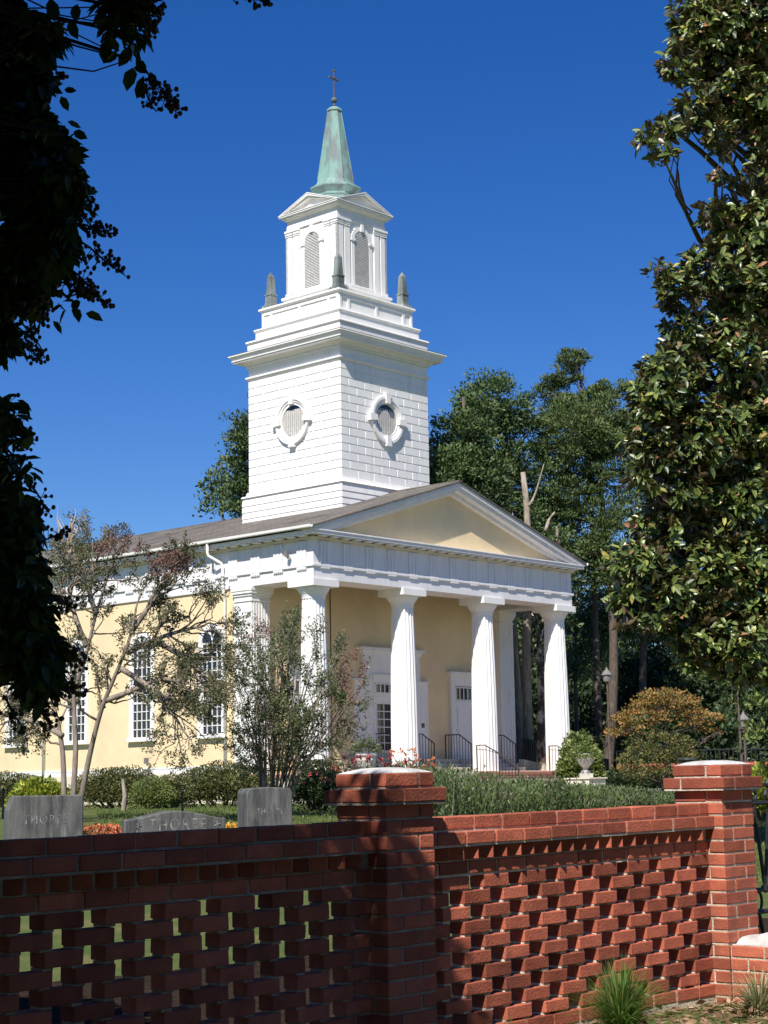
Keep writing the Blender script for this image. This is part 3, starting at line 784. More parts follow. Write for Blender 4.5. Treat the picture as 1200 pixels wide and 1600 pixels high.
def pier(s0, label, mo='mortar'):
    B = WB(); Mo = WB(); W_ = .305; y0 = .1 - W_
    root = empty('brick_pier', wall_xf((s0 + W_ / 2, y0 + W_ / 2, 0)))
    for k in range(-2, 16): pinwheel(B, Mo, s0, y0, W_, k * CO, k % 2)
    k = 16; pinwheel(B, Mo, s0 - .042, y0 - .042, W_ + .084, k * CO, 0, t=.11)
    k = 17; pinwheel(B, Mo, s0 - .002, y0 - .002, W_ + .004, k * CO, 1)
    finish(Mo, 'mortar', M[mo]).parent = root; finish(B, 'bricks', M['brick'], bevel=.004).parent = root
    D = WB(); n = 12; V = []; z1 = 18 * CO + .001
    for j in range(n + 1):
        for i in range(n + 1):
            a, b = i / n * 2 - 1, j / n * 2 - 1
            h = (1 - abs(a) ** 3.0) * (1 - abs(b) ** 3.0)
            V.append((s0 + W_ / 2 + a * (W_ / 2 - .002), y0 + W_ / 2 + b * (W_ / 2 - .002), z1 + .024 * h ** .6 + random.uniform(-.0015, .0015) * h))
    D.add(V, [(j * (n + 1) + i, j * (n + 1) + i + 1, (j + 1) * (n + 1) + i + 1, (j + 1) * (n + 1) + i) for j in range(n) for i in range(n)])
    V = [(s0 + .002, y0 + .002, z1), (s0 + W_ - .002, y0 + .002, z1), (s0 + W_ - .002, y0 + W_ - .002, z1), (s0 + .002, y0 + W_ - .002, z1)]
    finish(D, 'mortar_cap', M['mortarcap']).parent = root
    for c in root.children: c.matrix_parent_inverse = Matrix.Translation(-root.location)
    tag(root, label, 'brick pier', 'brick piers of the garden wall'); return root
S1, S2 = -.125, 2.46
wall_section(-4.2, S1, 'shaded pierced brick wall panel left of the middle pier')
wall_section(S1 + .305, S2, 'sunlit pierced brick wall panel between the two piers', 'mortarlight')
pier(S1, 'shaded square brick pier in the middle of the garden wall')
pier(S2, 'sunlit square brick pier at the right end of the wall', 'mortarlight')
# low wing wall coming forward on the right
B = WB(); Mo = WB(); root = empty('low_brick_wall', wall_xf((S2 + .2, .5, 0)))
for c in range(-1, 4):
    z0 = c * CO + .0; o = .103 + (0 if c % 2 else -.1)
    while o < 2.0:
        a0, a1 = max(o + .005, .104), o + .198
        for (x0, x1) in ((S2 + .012, S2 + .104), (S2 + .265, S2 + .357)): B.brick(x0, x1, a0, a1, z0 + .0105, z0 + CO, j=.0015)
        o += .203
    Mo.box(S2 + .017, S2 + .352, .102, 2.1, z0, z0 + CO - .003)
Cp = WB(); n = 10; V = []
for j in range(40):
    for i in range(n + 1):
        a = i / n * 2 - 1; h = (1 - abs(a) ** 3) * (1 if j > 1 else .6)
        V.append((S2 + .215 + a * .145, .103 + j * .05, 4 * CO + .004 + .05 * h ** .7 + random.uniform(-.002, .002)))
Cp.add(V, [(j * (n + 1) + i, j * (n + 1) + i + 1, (j + 1) * (n + 1) + i + 1, (j + 1) * (n + 1) + i) for j in range(39) for i in range(n)])
Cp.box(S2 + .03, S2 + .36, .1035, 2.05, 4 * CO, 4 * CO + .0045)
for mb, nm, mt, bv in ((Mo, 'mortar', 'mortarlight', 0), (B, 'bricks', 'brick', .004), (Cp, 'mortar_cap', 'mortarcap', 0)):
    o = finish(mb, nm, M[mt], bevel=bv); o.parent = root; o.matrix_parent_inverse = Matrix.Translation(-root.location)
tag(root, 'low brick wall with rounded cement top running forward from the right pier', 'wall')
# iron gate beyond the right pier
G = WB(); s0 = S2 + .305; L_ = 1.6
def gb(p, q, r=.012): G.tube([(s0 + p[0], -.05, p[1]), (s0 + q[0], -.05, q[1])], r, 6)
for z in (1.0, .52, .40, .12): gb((.0, z), (L_, z), .014)
for k in range(10):
    a = .16 * k
    gb((a + .08, 1.0), (a, .52)); gb((a + .08, 1.0), (a + .16, .52)); gb((a + .08, .40), (a, .12)); gb((a + .08, .40), (a + .16, .12))
    G.tube([(s0 + a + .08 + .035 * math.cos(t), -.05, .46 + .055 * math.sin(t)) for t in np.linspace(0, 2 * math.pi, 13)], .009, 5, cap=False)
    G.tube([(s0 + a + .08 + .03 * math.cos(t), -.05, 1.045 + .03 * math.sin(t)) for t in np.linspace(0, 2 * math.pi, 11)], .012, 5, cap=False)
    G.lathe([(.005, 1.08), (.022, 1.095), (.025, 1.11), (.005, 1.135)], 8, (s0 + a + .08, -.05))
    G.lathe([(.004, .50), (.024, .51), (.024, .54), (.004, .55)], 8, (s0 + a, -.05))
gt = finish(G, 'iron_fence', M['iron'])
tag(gt, 'black wrought iron lattice fence panel beyond the right brick pier', 'fence')
G = WB(); G.box(s0 + .01, s0 + .12, -.09, -.02, .66, .86); o = finish(G, 'lock_box', M['iron'], bevel=.01); o.parent = gt

# ================================================================== STONES AND YARD
def gravestone(c, w_, h, d, shape, yaw, label, txt, tz):
    g = ground_z(c[0], c[1]); root = empty('gravestone', (c[0], c[1], g - .03), yaw); tag(root, label, 'gravestone')
    m = MB()
    if shape == 'arc': pts = [(-w_ / 2, 0), (w_ / 2, 0), (w_ / 2, h * .86)] + [(w_ / 2 * (1 - 2 * k / 14), h * (.86 + .14 * math.sin(math.pi * k / 14) ** 1.6)) for k in range(1, 14)] + [(-w_ / 2, h * .86)]
    elif shape == 'cut': pts = [(-w_ / 2, 0), (w_ / 2, 0), (w_ / 2, h * .97), (w_ / 2 - .02, h), (-w_ / 2 + .06, h), (-w_ / 2, h * .8)]
    else: pts = [(-w_ / 2, 0), (w_ / 2, 0), (w_ / 2, h * .93), (w_ / 2 - .03, h * .985), (0, h), (-w_ / 2 + .03, h * .985), (-w_ / 2, h * .93)]
    m.prism(pts, -d / 2, d / 2); b = m.build('slab', M['granite'], root, bevel=.012)
    m = MB(); m.box(-w_ / 2 - .1, w_ / 2 + .1, -d / 2 - .08, d / 2 + .08, -.1, .1); m.build('base', M['granite'], root, bevel=.01)
    cu = bpy.data.curves.new('inscription', 'FONT'); cu.body = txt; cu.size = w_ * .135; cu.align_x = 'CENTER'; cu.extrude = .0015; cu.space_character = 1.25
    o = bpy.data.objects.new('inscription', cu); sc.collection.objects.link(o); bpy.context.view_layer.update()
    me = bpy.data.meshes.new_from_object(o.evaluated_get(bpy.context.evaluated_depsgraph_get())); bpy.data.objects.remove(o)
    for v_ in me.vertices: v_.co.y *= 1.25
    o = link('inscription', me, M['letter'], root); o.rotation_euler = (R(90), 0, 0); o.location = (0, -d / 2 - .0012, tz)
    return root
r1 = gravestone((-3.97, 20.1), .86, .82, .30, 'cut', .35, 'dark stained gravestone with a cut corner, leftmost behind the wall', 'THORPE', .50)
r2 = gravestone((-2.5, 20.3), 1.15, .66, .34, 'arc', .38, 'wide low gravestone with an arched top, middle of three', 'THORPE', .44)
m = MB()
for sx in (-.46, .47):
    for k in range(5):
        t = k * 2 * math.pi / 5; m.tube([(sx, -.172, .50), (sx + .035 * math.cos(t), -.172, .50 + .04 * math.sin(t))], .009, 5)
    m.tube([(sx, -.172, .50), (sx - .02, -.172, .41)], .006, 5)
m.build('rosette', M['letter'], r2)
r3 = gravestone((-1.5, 21.1), .58, .92, .36, 'top', .42, 'tall narrow gravestone standing before the multi stemmed bush', 'THORPE', .60)
def path_strip(name, pts, w_, mt, z=.006):
    m = MB(); V = []
    for (x, y, dx, dy) in pts:
        for s_ in (-1, 1): X, Y = x + s_ * dx * w_, y + s_ * dy * w_; V.append((X, Y, ground_z(X, Y) + .03 + z))
    m.add(V, [(2 * i, 2 * i + 2, 2 * i + 3, 2 * i + 1) for i in range(len(pts) - 1)]); return kind(m.build(name, M[mt]))
path_strip('path', [(6.0 + k * 1.2, 21.5 + k * .35, -.28, .96) for k in range(12)], .8, 'path')
path_strip('driveway', [(2 + k * 3, 33 + k * 3.1, -.72, .69) for k in range(10)], .01, 'path')
m = MB()
for (px, py, Y) in ((985, 1248, 41), (1030, 1248, 42), (1075, 1247, 43), (1120, 1246, 44)): pass
a = at(960, 1240, 43); b = at(1110, 1240, 47)
dd = (b - a)[:2]; dd /= np.linalg.norm(dd); nn = np.array([-dd[1], dd[0]])
V = []
for z in (.55, 1.0):
    for q, s_ in ((a, 0), (b, 0), (b, 1), (a, 1)): V.append((q[0] + nn[0] * .3 * s_, q[1] + nn[1] * .3 * s_, z))
m.add(V, [(0, 3, 2, 1), (4, 5, 6, 7), (0, 1, 5, 4), (1, 2, 6, 5), (2, 3, 7, 6), (3, 0, 4, 7)])
tag(m.build('garden_wall', M['cream'], bevel=.02), 'low cream coloured garden wall seen above the brick wall beside the orange maple', 'wall')
m = MB(); m.box(-3, 19, -13, -1.9, 0, .012)
fc = m.build('forecourt', M['drive']); fc.location = (-2.278, 54.408, .735); fc.rotation_euler = (0, 0, TH); kind(fc)
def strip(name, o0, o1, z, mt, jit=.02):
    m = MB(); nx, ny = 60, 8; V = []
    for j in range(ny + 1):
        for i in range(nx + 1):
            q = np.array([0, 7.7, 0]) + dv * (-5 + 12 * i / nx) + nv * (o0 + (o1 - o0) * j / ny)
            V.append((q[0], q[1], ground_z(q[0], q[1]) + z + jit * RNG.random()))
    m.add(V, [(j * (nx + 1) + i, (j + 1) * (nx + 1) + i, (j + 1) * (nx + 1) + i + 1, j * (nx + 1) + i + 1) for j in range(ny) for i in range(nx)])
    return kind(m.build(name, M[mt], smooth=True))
strip('shade_strip', -3.3, -.12, .02, 'shadeground')  # dark strip painting the shade on the lawn seen through the holes
# mulch bed along the near foot of the wall, path on the near side
m = MB(); nx, ny = 46, 22; V = []
for j in range(ny + 1):
    for i in range(nx + 1):
        s = -4 + 10 * i / nx; o = .0 + 2.0 * j / ny
        q = np.array([0, 7.7, 0]) + dv * s + nv * o
        V.append((q[0], q[1], -.055 + .03 * RNG.random() + .03 * math.sin(s * 2.1) * math.sin(o * 3)))
m.add(V, [(j * (nx + 1) + i, (j + 1) * (nx + 1) + i, (j + 1) * (nx + 1) + i + 1, j * (nx + 1) + i + 1) for j in range(ny) for i in range(nx)])
kind(m.build('mulch_bed', M['mulch'], smooth=True))

# ================================================================== FOLIAGE
def fast_mesh(name, V, F4, mats, parent=None, mi=None):
    """V (n,3), F4 (m,4)"""
    me = bpy.data.meshes.new(name); V = np.asarray(V, np.float32); F4 = np.asarray(F4, np.int32)
    me.vertices.add(len(V)); me.vertices.foreach_set('co', V.ravel())
    me.loops.add(F4.size); me.loops.foreach_set('vertex_index', F4.ravel())
    me.polygons.add(len(F4)); me.polygons.foreach_set('loop_start', np.arange(0, F4.size, 4, dtype=np.int32)); me.polygons.foreach_set('loop_total', np.full(len(F4), 4, np.int32))
    if mi is not None: me.polygons.foreach_set('material_index', np.asarray(mi, np.int32))
    for m_ in (mats if isinstance(mats, (list, tuple)) else [mats]): me.materials.append(m_)
    me.update(calc_edges=True)
    o = bpy.data.objects.new(name, me); sc.collection.objects.link(o)
    if parent: o.parent = parent
    return o
def unit(a): return a / (np.linalg.norm(a, axis=-1, keepdims=True) + 1e-9)
def rnd_dirs(n): return unit(RNG.normal(size=(n, 3)))
def leaves(pos, axis, size, asp=.45, fold=.25, six=False, curl=0.0, nrm=None):
    """leaf blades at pos, pointing along axis; returns V, F"""
    n = len(pos); L_ = (size * RNG.uniform(.7, 1.3, n))[:, None]
    ax = unit(axis); rd = rnd_dirs(n) if nrm is None else unit(nrm + rnd_dirs(n) * .45); sd = unit(np.cross(ax, rd)) ; nm = np.cross(ax, sd)
    if nrm is None:
        fl = np.where((nm[:, 2] > 0) & (RNG.random(n) < .85), -1.0, 1.0)[:, None]; sd = sd * fl; nm = nm * fl
    fold = -fold
    W_ = L_ * asp * .5
    if not six:
        V = np.stack([pos, pos + ax * L_ * .5 + sd * W_ + nm * W_ * fold, pos + ax * L_, pos + ax * L_ * .5 - sd * W_ + nm * W_ * fold], 1).reshape(-1, 3)
        F = np.arange(4 * n).reshape(n, 4)
    else:
        dn = np.array([0, 0, -1.0]) * curl
        V = np.stack([pos, pos + ax * L_ * .28 + sd * W_ * .9 + nm * W_ * fold, pos + ax * L_ * .68 + sd * W_ * .85 + nm * W_ * fold + dn * L_ * .06,
                      pos + ax * L_ + dn * L_ * .2, pos + ax * L_ * .68 - sd * W_ * .85 + nm * W_ * fold + dn * L_ * .06, pos + ax * L_ * .28 - sd * W_ * .9 + nm * W_ * fold], 1).reshape(-1, 3)
        b = np.arange(n)[:, None] * 6
        F = np.concatenate([b + np.array([0, 1, 2, 3]), b + np.array([0, 3, 4, 5])], 1).reshape(-1, 4)
    return V, F
def join(parts):
    Vs, Fs, n = [], [], 0
    for V, F in parts: Vs.append(V); Fs.append(F + n); n += len(V)
    return np.concatenate(Vs), np.concatenate(Fs)
def clumps_in(blobs, n, shell=.55):
    """points spread through a set of ellipsoids, favouring the outside"""
    vol = np.array([r[0] * r[1] * r[2] for c, r in blobs]); idx = RNG.choice(len(blobs), n, p=vol / vol.sum())
    Cn = np.array([c for c, r in blobs])[idx]; Rr = np.array([r for c, r in blobs])[idx]
    d = rnd_dirs(n); t = RNG.uniform(shell ** 3, 1, n) ** (1 / 3)
    return Cn + d * Rr * t[:, None], d
def crown(blobs, n_clump, clump_r, per, size, asp=.45, shell=.5, flat=.7, six=False, up=.25, curl=0, dens=1.8, droop=0, tuft=False):
    cc, dd = clumps_in(blobs, n_clump, shell)
    n = n_clump * per; base = np.repeat(cc, per, 0); cr = np.repeat(clump_r * RNG.uniform(.6, 1.3, n_clump), per)
    d = rnd_dirs(n); d[:, 2] = np.where(d[:, 2] < -.35, -d[:, 2], d[:, 2])
    rad = RNG.uniform(0, 1, n) ** (1 / dens)
    off = d * (cr * rad)[:, None]; off[:, 2] *= flat
    pos = base + off
    ax = unit(d * .8 + rnd_dirs(n) * .6 + np.array([0, 0, up]) + np.repeat(dd, per, 0) * .3 - np.array([0, 0, droop]))
    ax = ax - d * (ax * d).sum(1, keepdims=True) * .6
    return leaves(pos, ax, size, asp, six=six, curl=curl, nrm=unit(d + np.array([0, 0, .35])))
def whorls(blobs, n_w, per, size, asp, shell=.5, spread=.9):
    """rosettes of leaves at twig ends (magnolia)"""
    cc, dd = clumps_in(blobs, n_w, shell)
    td = unit(dd * .8 + rnd_dirs(n_w) * .7 + np.array([0, 0, .45]))
    base = np.repeat(cc, per, 0); t = np.repeat(td, per, 0); n = len(base)
    ax = unit(t * RNG.uniform(.1, .9, n)[:, None] + unit(np.cross(t, rnd_dirs(n))) * spread)
    base = base - t * (RNG.uniform(0, 1, n) * size * .8)[:, None]
    return leaves(base, ax, size, asp, fold=.3, six=True, curl=.6, nrm=t)

L = {}
L['magnolia'] = leaf_mat('magnolia_leaf', [(0, (.042, .070, .016)), (.45, (.085, .122, .026)), (.8, (.15, .19, .04)), (.93, (.25, .27, .06)), (.955, (.38, .32, .06)), (.965, (.36, .17, .08)), (1, (.42, .22, .12))], .38, back=(.11, .08, .035), trans=.06, spec=.6, nscale=.8)
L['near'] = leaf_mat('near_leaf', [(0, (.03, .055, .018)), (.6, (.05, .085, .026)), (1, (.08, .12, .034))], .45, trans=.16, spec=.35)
L['myrtle'] = leaf_mat('crape_leaf', [(0, (.08, .10, .045)), (.5, (.13, .15, .065)), (.8, (.18, .17, .08)), (1, (.24, .14, .08))], .55, trans=.3)
L['red'] = leaf_mat('seed_head', [(0, (.14, .07, .055)), (.6, (.22, .10, .08)), (1, (.13, .12, .06))], .7, trans=.1)
L['bushleaf'] = leaf_mat('bush_leaf', [(0, (.06, .085, .04)), (.5, (.11, .15, .055)), (.88, (.18, .20, .075)), (1, (.26, .17, .09))], .5, trans=.3)
L['oak'] = leaf_mat('oak_leaf', [(0, (.036, .068, .02)), (.6, (.068, .112, .03)), (1, (.115, .155, .045))], .6, trans=.12, nscale=.5)
L['pine'] = leaf_mat('pine_needle', [(0, (.042, .072, .02)), (.6, (.078, .115, .03)), (1, (.13, .165, .045))], .6, trans=.12, nscale=.4)
L['palepine'] = leaf_mat('pale_pine_needle', [(0, (.055, .085, .03)), (.6, (.09, .145, .065)), (1, (.15, .19, .08))], .5, trans=.15, nscale=.4)
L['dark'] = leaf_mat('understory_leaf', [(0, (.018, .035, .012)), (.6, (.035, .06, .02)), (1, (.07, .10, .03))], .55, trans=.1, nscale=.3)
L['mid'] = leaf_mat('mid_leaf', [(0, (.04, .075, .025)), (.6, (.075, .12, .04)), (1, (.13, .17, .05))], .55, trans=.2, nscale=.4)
L['maple'] = leaf_mat('maple_leaf', [(0, (.10, .115, .03)), (.4, (.20, .16, .04)), (.75, (.36, .19, .05)), (1, (.44, .17, .06))], .6, trans=.25, nscale=1.4)
L['maplelow'] = leaf_mat('maple_lower_leaf', [(0, (.06, .08, .02)), (.6, (.11, .12, .03)), (1, (.22, .14, .04))], .6, trans=.2, nscale=1.4)
L['box'] = leaf_mat('boxwood_leaf', [(0, (.07, .085, .025)), (.6, (.115, .125, .038)), (1, (.19, .17, .055))], .5, trans=.15, nscale=1.5)
L['boxlight'] = leaf_mat('light_shrub_leaf', [(0, (.10, .15, .04)), (.6, (.17, .22, .06)), (1, (.28, .29, .08))], .5, trans=.25)
L['lime'] = leaf_mat('lime_leaf', [(0, (.16, .24, .03)), (.6, (.32, .36, .04)), (1, (.45, .42, .06))], .5, trans=.3)
L['rose'] = leaf_mat('rose_leaf', [(0, (.03, .065, .028)), (.7, (.06, .10, .04)), (1, (.13, .15, .07))], .4, trans=.15)
L['redflower'] = leaf_mat('red_petal', [(0, (.50, .05, .06)), (1, (.68, .16, .14))], .5, trans=.3)
L['coralflower'] = leaf_mat('coral_petal', [(0, (.62, .14, .07)), (.7, (.75, .30, .14)), (1, (.55, .30, .05))], .5, trans=.3)
L['yellowflower'] = leaf_mat('yellow_petal', [(0, (.60, .36, .03)), (1, (.75, .40, .06))], .5, trans=.3)
L['meadow'] = leaf_mat('meadow_stem', [(0, (.055, .10, .028)), (.5, (.105, .155, .045)), (.86, (.16, .19, .07)), (.94, (.22, .17, .16)), (1, (.30, .28, .20))], .6, trans=.2, nscale=.8)
L['blade'] = leaf_mat('grass_blade', [(0, (.07, .15, .025)), (.6, (.14, .26, .045)), (.88, (.25, .32, .08)), (1, (.40, .34, .16))], .45, trans=.3)
L['lawnblade'] = leaf_mat('lawn_blade', [(0, (.07, .12, .022)), (.6, (.13, .19, .04)), (1, (.24, .22, .09))], .6, trans=.3)
L['paleblade'] = leaf_mat('pale_blade', [(0, (.16, .22, .07)), (.5, (.34, .34, .16)), (1, (.50, .46, .28))], .5, trans=.3)
L['straw'] = leaf_mat('pine_straw', [(0, (.16, .09, .05)), (.6, (.30, .19, .11)), (1, (.45, .34, .22))], .8, trans=0)

def limb(mb, a, b, r0, r1, n=6, wob=.06, seg=5):
    a = np.array(a, float); b = np.array(b, float); L_ = np.linalg.norm(b - a); pts = []; rr = []
    w1, w2 = RNG.normal(size=3) * wob * L_, RNG.normal(size=3) * wob * L_ * .5
    for k in range(seg + 1):
        t = k / seg; pts.append(a + (b - a) * t + w1 * math.sin(math.pi * t) + w2 * math.sin(2 * math.pi * t)); rr.append(r0 + (r1 - r0) * t)
    mb.tube(pts, rr, n); return pts, rr
def tree(name, label, cat, base, blobs, trunk_r, leafm, barkm, n_clump, clump_r, per, size, group=None, limbs=14, top=None, asp=.45, **kw):
    base = np.array(base, float)
    root = empty(name, tuple(base)); tag(root, label, cat, group)
    cs = np.array([c for c, r in blobs], float); rs = np.array([r for c, r in blobs], float)
    m = MB(); tp = np.array(top if top is not None else [cs[:, 0].mean(), cs[:, 1].mean(), (cs[:, 2] + rs[:, 2] * .6).max()], float)
    pts, rr = limb(m, base - np.array([0, 0, .3]), tp, trunk_r, trunk_r * .2, 9, .015, 10)
    for k in range(limbs):
        i = k % len(blobs); tgt = cs[i] + rnd_dirs(1)[0] * rs[i] * .75
        zs = [p[2] for p in pts]; j = max(1, min(len(pts) - 2, int(np.searchsorted(zs, tgt[2] - np.linalg.norm(tgt[:2] - tp[:2]) * .5))))
        q, _ = limb(m, pts[j], tgt, rr[j] * .5, rr[j] * .08 + .01, 6, .06)
        for _k in range(2):
            t2 = tgt + rnd_dirs(1)[0] * rs[i] * .5; limb(m, q[3], t2, rr[j] * .2, .01, 5, .08, 4)
    t = m.build('trunk', barkm, smooth=True); t.parent = root; t.matrix_parent_inverse = Matrix.Translation(-root.location)
    V, F = crown(blobs, n_clump, clump_r, per, size, asp, **kw)
    c = fast_mesh('crown', V, F, leafm); c.parent = root; c.matrix_parent_inverse = Matrix.Translation(-root.location)
    return root
def B(px, py, Y, r, ry=None, dz=None):
    """an ellipsoid of foliage; r in photograph pixels at distance Y"""
    q = at(px, py, Y); k = Y / FPX; rx = r * k
    return (q, (rx, ry if ry else rx, (dz * k) if dz else rx))

# ---- trees behind the church
def gp(px, Y): q = at(px, 1225, Y); return (q[0], q[1], ground_z(q[0], q[1]))
tree('oak_tree', 'broad dark leaved tree rising just right of the steeple, behind the roof', 'tree', gp(720, 66),
     [B(722, 690, 66, 48), B(700, 740, 65, 40), B(745, 650, 67, 36), B(735, 760, 66, 60)], .3, L['oak'], M['darkbark'], 260, .62, 90, .15, shell=.3, limbs=16, asp=.55)
tree('evergreen_tree', 'dense dome shaped evergreen between the steeple and the tall pine', 'tree', gp(830, 72),
     [B(775, 640, 72, 56, 2.0), B(815, 650, 73, 40), B(760, 720, 72, 66), B(820, 760, 73, 60), B(850, 850, 73, 62), B(790, 830, 72, 60), B(835, 885, 68.5, 40), B(868, 860, 68, 22)], .34, L['oak'], M['bark'], 320, .66, 110, .15, asp=.5, shell=.2, limbs=22, group=None, top=at(790, 640, 72))
# broken pale snag seen before the evergreen
m = MB(); q = [at(822, 1010, 69), at(828, 880, 69), at(822, 780, 69), at(817, 738, 69)]
m.tube([gp(826, 69)] + q, [.22, .18, .15, .13, .10], 9)
limb(m, at(826, 790, 68.5), at(850, 725, 68.5), .06, .02, 6, .05); limb(m, at(852, 830, 68), at(867, 800, 68), .09, .04, 6); limb(m, at(873, 850, 68), at(870, 822, 68), .10, .05, 6, .05)
limb(m, q[1], at(800, 800, 68.7), .06, .02, 5)
tag(m.build('dead_trunk', M['palebark'], smooth=True), 'pale bare broken trunk standing in front of the evergreens beyond the gable', 'tree trunk')
tree('tall_pine', 'tallest pine with an open ragged top against the sky', 'tree', gp(940, 76),
     [B(893, 568, 76, 22), B(908, 550, 76, 10), B(868, 598, 76, 20), B(850, 612, 76, 12), B(880, 632, 76, 26, dz=12), B(902, 600, 76, 14), B(925, 632, 76, 22), B(948, 622, 76, 22), B(970, 608, 76, 14), B(905, 655, 76, 36, dz=20)], .2, L['pine'], M['darkbark'], 130, .42, 110, .17, flat=.55, shell=.2, limbs=18, top=at(905, 575, 76), asp=.34, up=.5)
tree('pine_tree', 'large full pine with a dark trunk right of the gable', 'tree', gp(943, 74),
     [B(895, 690, 74, 62, 2.2), B(940, 660, 74, 42), B(960, 740, 74, 52), B(880, 780, 74, 52), B(930, 830, 74, 50), B(985, 680, 75, 40), B(900, 870, 74, 46), B(960, 900, 74, 46)], .27, L['pine'], M['darkbark'], 400, .66, 125, .17, shell=.15, limbs=44, top=at(925, 640, 74), asp=.34, up=.4, flat=.5)
tree('pale_pine', 'lighter green pine between the full pine and the magnolia', 'tree', gp(1005, 84),
     [B(1000, 800, 84, 48), B(1020, 700, 84, 44), B(975, 880, 84, 44), B(1040, 620, 84, 34), B(1000, 960, 84, 52), B(1060, 800, 84, 52), B(1010, 590, 84, 20)], .24, L['palepine'], M['darkbark'], 330, .7, 100, .19, shell=.15, flat=.45, limbs=34, top=at(1020, 600, 84), asp=.34, up=.4)
tree('pine_tree', 'slim pine with drooping pale foliage beside the last column', 'tree', gp(903, 80),
     [B(905, 960, 80, 34), B(930, 1010, 80, 30), B(890, 1040, 80, 26), B(960, 960, 80, 40)], .15, L['palepine'], M['darkbark'], 160, .7, 60, .26, shell=.1, limbs=12, top=at(903, 930, 80), asp=.28)
tree('oak_tree', 'leafy tree rising behind the roof at the left of the steeple', 'tree', gp(392, 84),
     [B(398, 690, 84, 46), B(372, 668, 84, 20), B(380, 740, 84, 30), B(400, 780, 84, 48), B(440, 640, 84, 40)], .3, L['oak'], M['darkbark'], 170, .7, 80, .18, shell=.2, limbs=14, asp=.55)
tree('pale_oak', 'pale green sparse tree low behind the roof left of the steeple', 'tree', gp(340, 92),
     [B(345, 765, 92, 30), B(330, 790, 92, 22), B(360, 730, 92, 16)], .2, L['mid'], M['darkbark'], 30, .8, 32, .26, shell=.1, limbs=10)
m = MB(); tp = at(108, 860, 70); base = np.array(gp(105, 70)); m.tube([base, tp], [.22, .10], 7)
for k in range(26):
    e = at(RNG.uniform(88, 132), RNG.uniform(785, 850), 70 + RNG.normal() * .5); limb(m, tp + np.array([0, 0, RNG.uniform(-.3, .6)]), e, .05, .008, 5, .08, 4)
tag(m.build('bare_tree', M['barebark']), 'faint bare branched tree top above the roof at far left', 'tree')
# trunks seen between the portico and the last column
tree('pine_tree', 'thick pale barked pine trunk seen just right of the inner pillar', 'tree', gp(812, 70), [B(820, 860, 74, 40), B(850, 900, 74, 40)], .24, L['dark'], M['palebark'], 110, .8, 45, .26, limbs=8, top=at(806, 900, 70))
m = tree('sycamore_tree', 'tree with mottled cream and dark trunk between the last two columns', 'tree', gp(848, 66), [B(845, 900, 72, 34), B(860, 960, 72, 34), B(870, 920, 72, 30)], .24, L['mid'], M['barkmot'] if 'barkmot' in M else M['palebark'], 70, .7, 45, .24, limbs=12, top=at(836, 940, 68), shell=.1)
# woodland understory: separate dark trees and bushes
und = [(800, 1090, 88, 60), (870, 1110, 86, 64), (930, 1130, 90, 60), (985, 1090, 88, 66), (1040, 1030, 90, 70), (1100, 1080, 86, 74), (1160, 1040, 84, 80), (1200, 1120, 80, 74), (960, 1010, 96, 60), (900, 1030, 98, 56), (1130, 960, 92, 70), (840, 1020, 95, 56), (780, 1000, 96, 50), (1050, 1150, 76, 50), (1110, 1165, 70, 44), (990, 1165, 76, 46)]
labs = ['dark shrub mass seen through the gap beside the inner pillar', 'dark thicket behind the last column', 'dark bush at the foot of the pine trunks', 'dark thicket left of the orange maple top', 'dark tree above the orange maple', 'dark thicket right of the orange maple', 'dark tree beneath the magnolia', 'dark tree at the right edge below the magnolia', 'mid green tree behind the lamp post', 'mid green tree behind the slim pine', 'dark tree high behind the magnolia foot', 'mid green tree seen between the last two columns', 'mid green tree seen behind the inner pillar', 'low dark bush behind the orange maple', 'low dark bush right of the maple, above the pier', 'low dark bush left of the maple base']
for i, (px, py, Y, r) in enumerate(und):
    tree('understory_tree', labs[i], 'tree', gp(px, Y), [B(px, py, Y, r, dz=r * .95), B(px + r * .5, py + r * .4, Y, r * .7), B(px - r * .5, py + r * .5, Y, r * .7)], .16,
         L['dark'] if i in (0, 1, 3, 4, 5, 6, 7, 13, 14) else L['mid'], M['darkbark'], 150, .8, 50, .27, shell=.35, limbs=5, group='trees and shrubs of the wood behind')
# far wood: one mass
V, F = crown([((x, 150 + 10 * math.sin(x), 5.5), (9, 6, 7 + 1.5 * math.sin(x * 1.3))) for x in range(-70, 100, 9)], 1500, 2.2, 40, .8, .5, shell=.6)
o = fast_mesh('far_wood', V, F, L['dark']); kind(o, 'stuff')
tag(o, 'far dark wood closing the view behind the church', 'wood')

